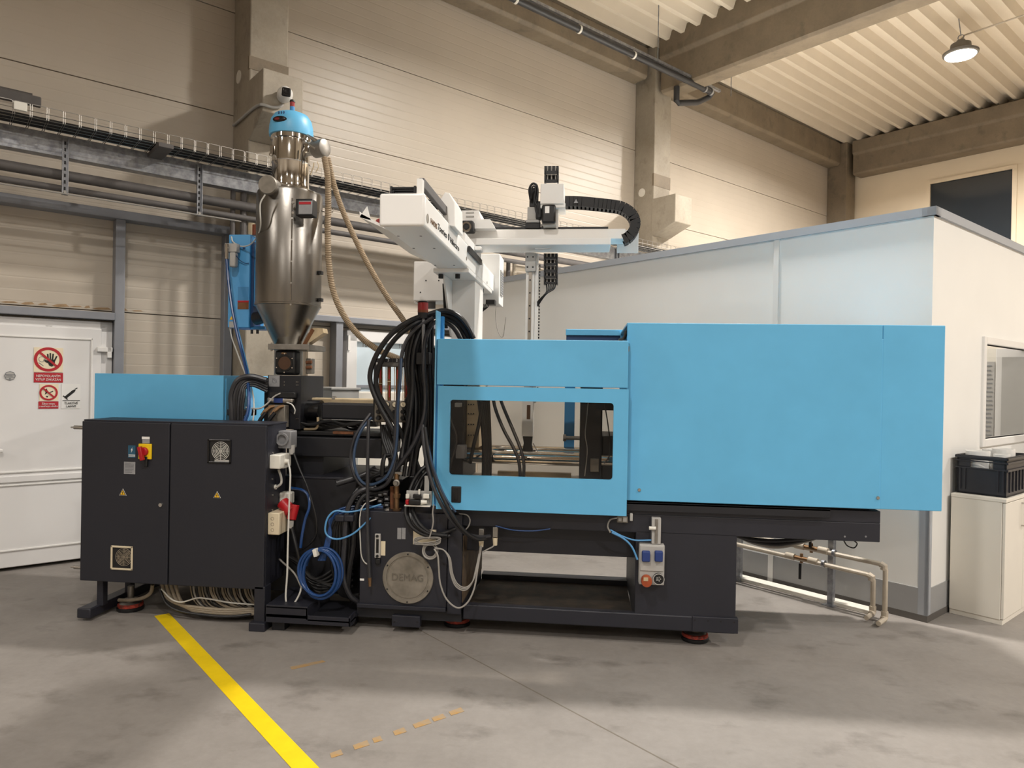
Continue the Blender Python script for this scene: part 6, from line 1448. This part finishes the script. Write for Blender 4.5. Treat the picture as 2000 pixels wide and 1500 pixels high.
# hoses seen through the door window
for i, pts in enumerate(([(962, 770, 4.5), (968, 800, 4.5), (984, 840, 4.48), (1003, 875, 4.46), (1014, 905, 4.45), (1016, 940, 4.45)], [(974, 770, 4.5), (985, 800, 4.5), (1002, 840, 4.48), (1016, 875, 4.46), (1023, 905, 4.45), (1022, 940, 4.45)])):
    cable('mould_hose', ('left', 'right')[i] + ' of the two slanting mould hoses behind the window', pts, .011, 'rubber_grey', 'hose')
for i in range(5):
    cable('mould_hose', 'black hose in the bundle hanging before the mould', [(932+i*5, 760, 4.52+.02*i), (938+i*4, 800, 4.52+.02*i), (944+i*3, 850, 4.52+.02*i), (945+i*3, 900, 4.52+.02*i), (944+i*3, 945, 4.52+.02*i)], .0135, 'rubber', 'hose', 'mould hoses behind the window')
cable('mould_hose', 'black hose leaning left across the mould half', [(942, 785, 4.5), (935, 830, 4.5), (925, 870, 4.5), (918, 905, 4.5)], .012, 'rubber', 'hose')
cable('mould_hose', 'grey hose bulging at the left edge of the window', [(872, 800, 4.4), (884, 830, 4.4), (891, 850, 4.4), (889, 875, 4.4), (881, 900, 4.4), (876, 925, 4.4)], .01, 'rubber_grey', 'hose')
cable('platen_wire', 'thin pale wire strung down the moving platen', [(1149, 785, 4.6), (1146, 815, 4.6), (1143, 850, 4.6), (1147, 880, 4.6), (1142, 930, 4.6)], .003, 'cable_grey')
cable('platen_wire', 'dark wire curving at the right edge of the window', [(1180, 785, 4.55), (1186, 820, 4.55), (1191, 860, 4.55), (1190, 890, 4.55), (1180, 905, 4.55)], .004, 'rubber')
cable('wall_wire', 'thin wire dangling on the office wall behind the robot', [(985, 505, 6.2), (975, 560, 6.2), (968, 610, 6.2), (972, 645, 6.2), (982, 658, 6.2), (988, 620, 6.2)], .003, 'cable_grey')
import OpenImageIO as oiio, sys, numpy as np
b=oiio.ImageBuf('/workdir/render_main.png'); a=b.get_pixels(oiio.UINT8)[:,:,:3]; s=a.shape[1]/2000
for n,(x,y) in dict(floorC=(1100,1400),floorL=(100,1300),floorR=(1800,1400),floorBack=(1050,1110),wallUL=(200,60),wallMid=(900,250),wallR=(1450,330),wallHi=(700,165),end=(1730,400),offL=(1300,560),offL2=(1650,520),offR=(1900,600),doorW=(40,850),ceil=(1550,200),ceilL=(1350,40),blueDoor=(1040,700),blueSh=(880,700),housing=(1500,800),tail=(1790,800),cab=(420,1050),col=(1000+500,1150),tank=(720,1180),silo=(570,500),beam=(1500,60),cup=(1900,1100),yel=(480,1370),robot=(785,410),colL=(525,60),bluebox=(300,780)).items():
    r=a[int((y-4)*s):int((y+5)*s)+1,int((x-4)*s):int((x+5)*s)+1].reshape(-1,3).mean(0); print(n,(x,y),r.astype(int))
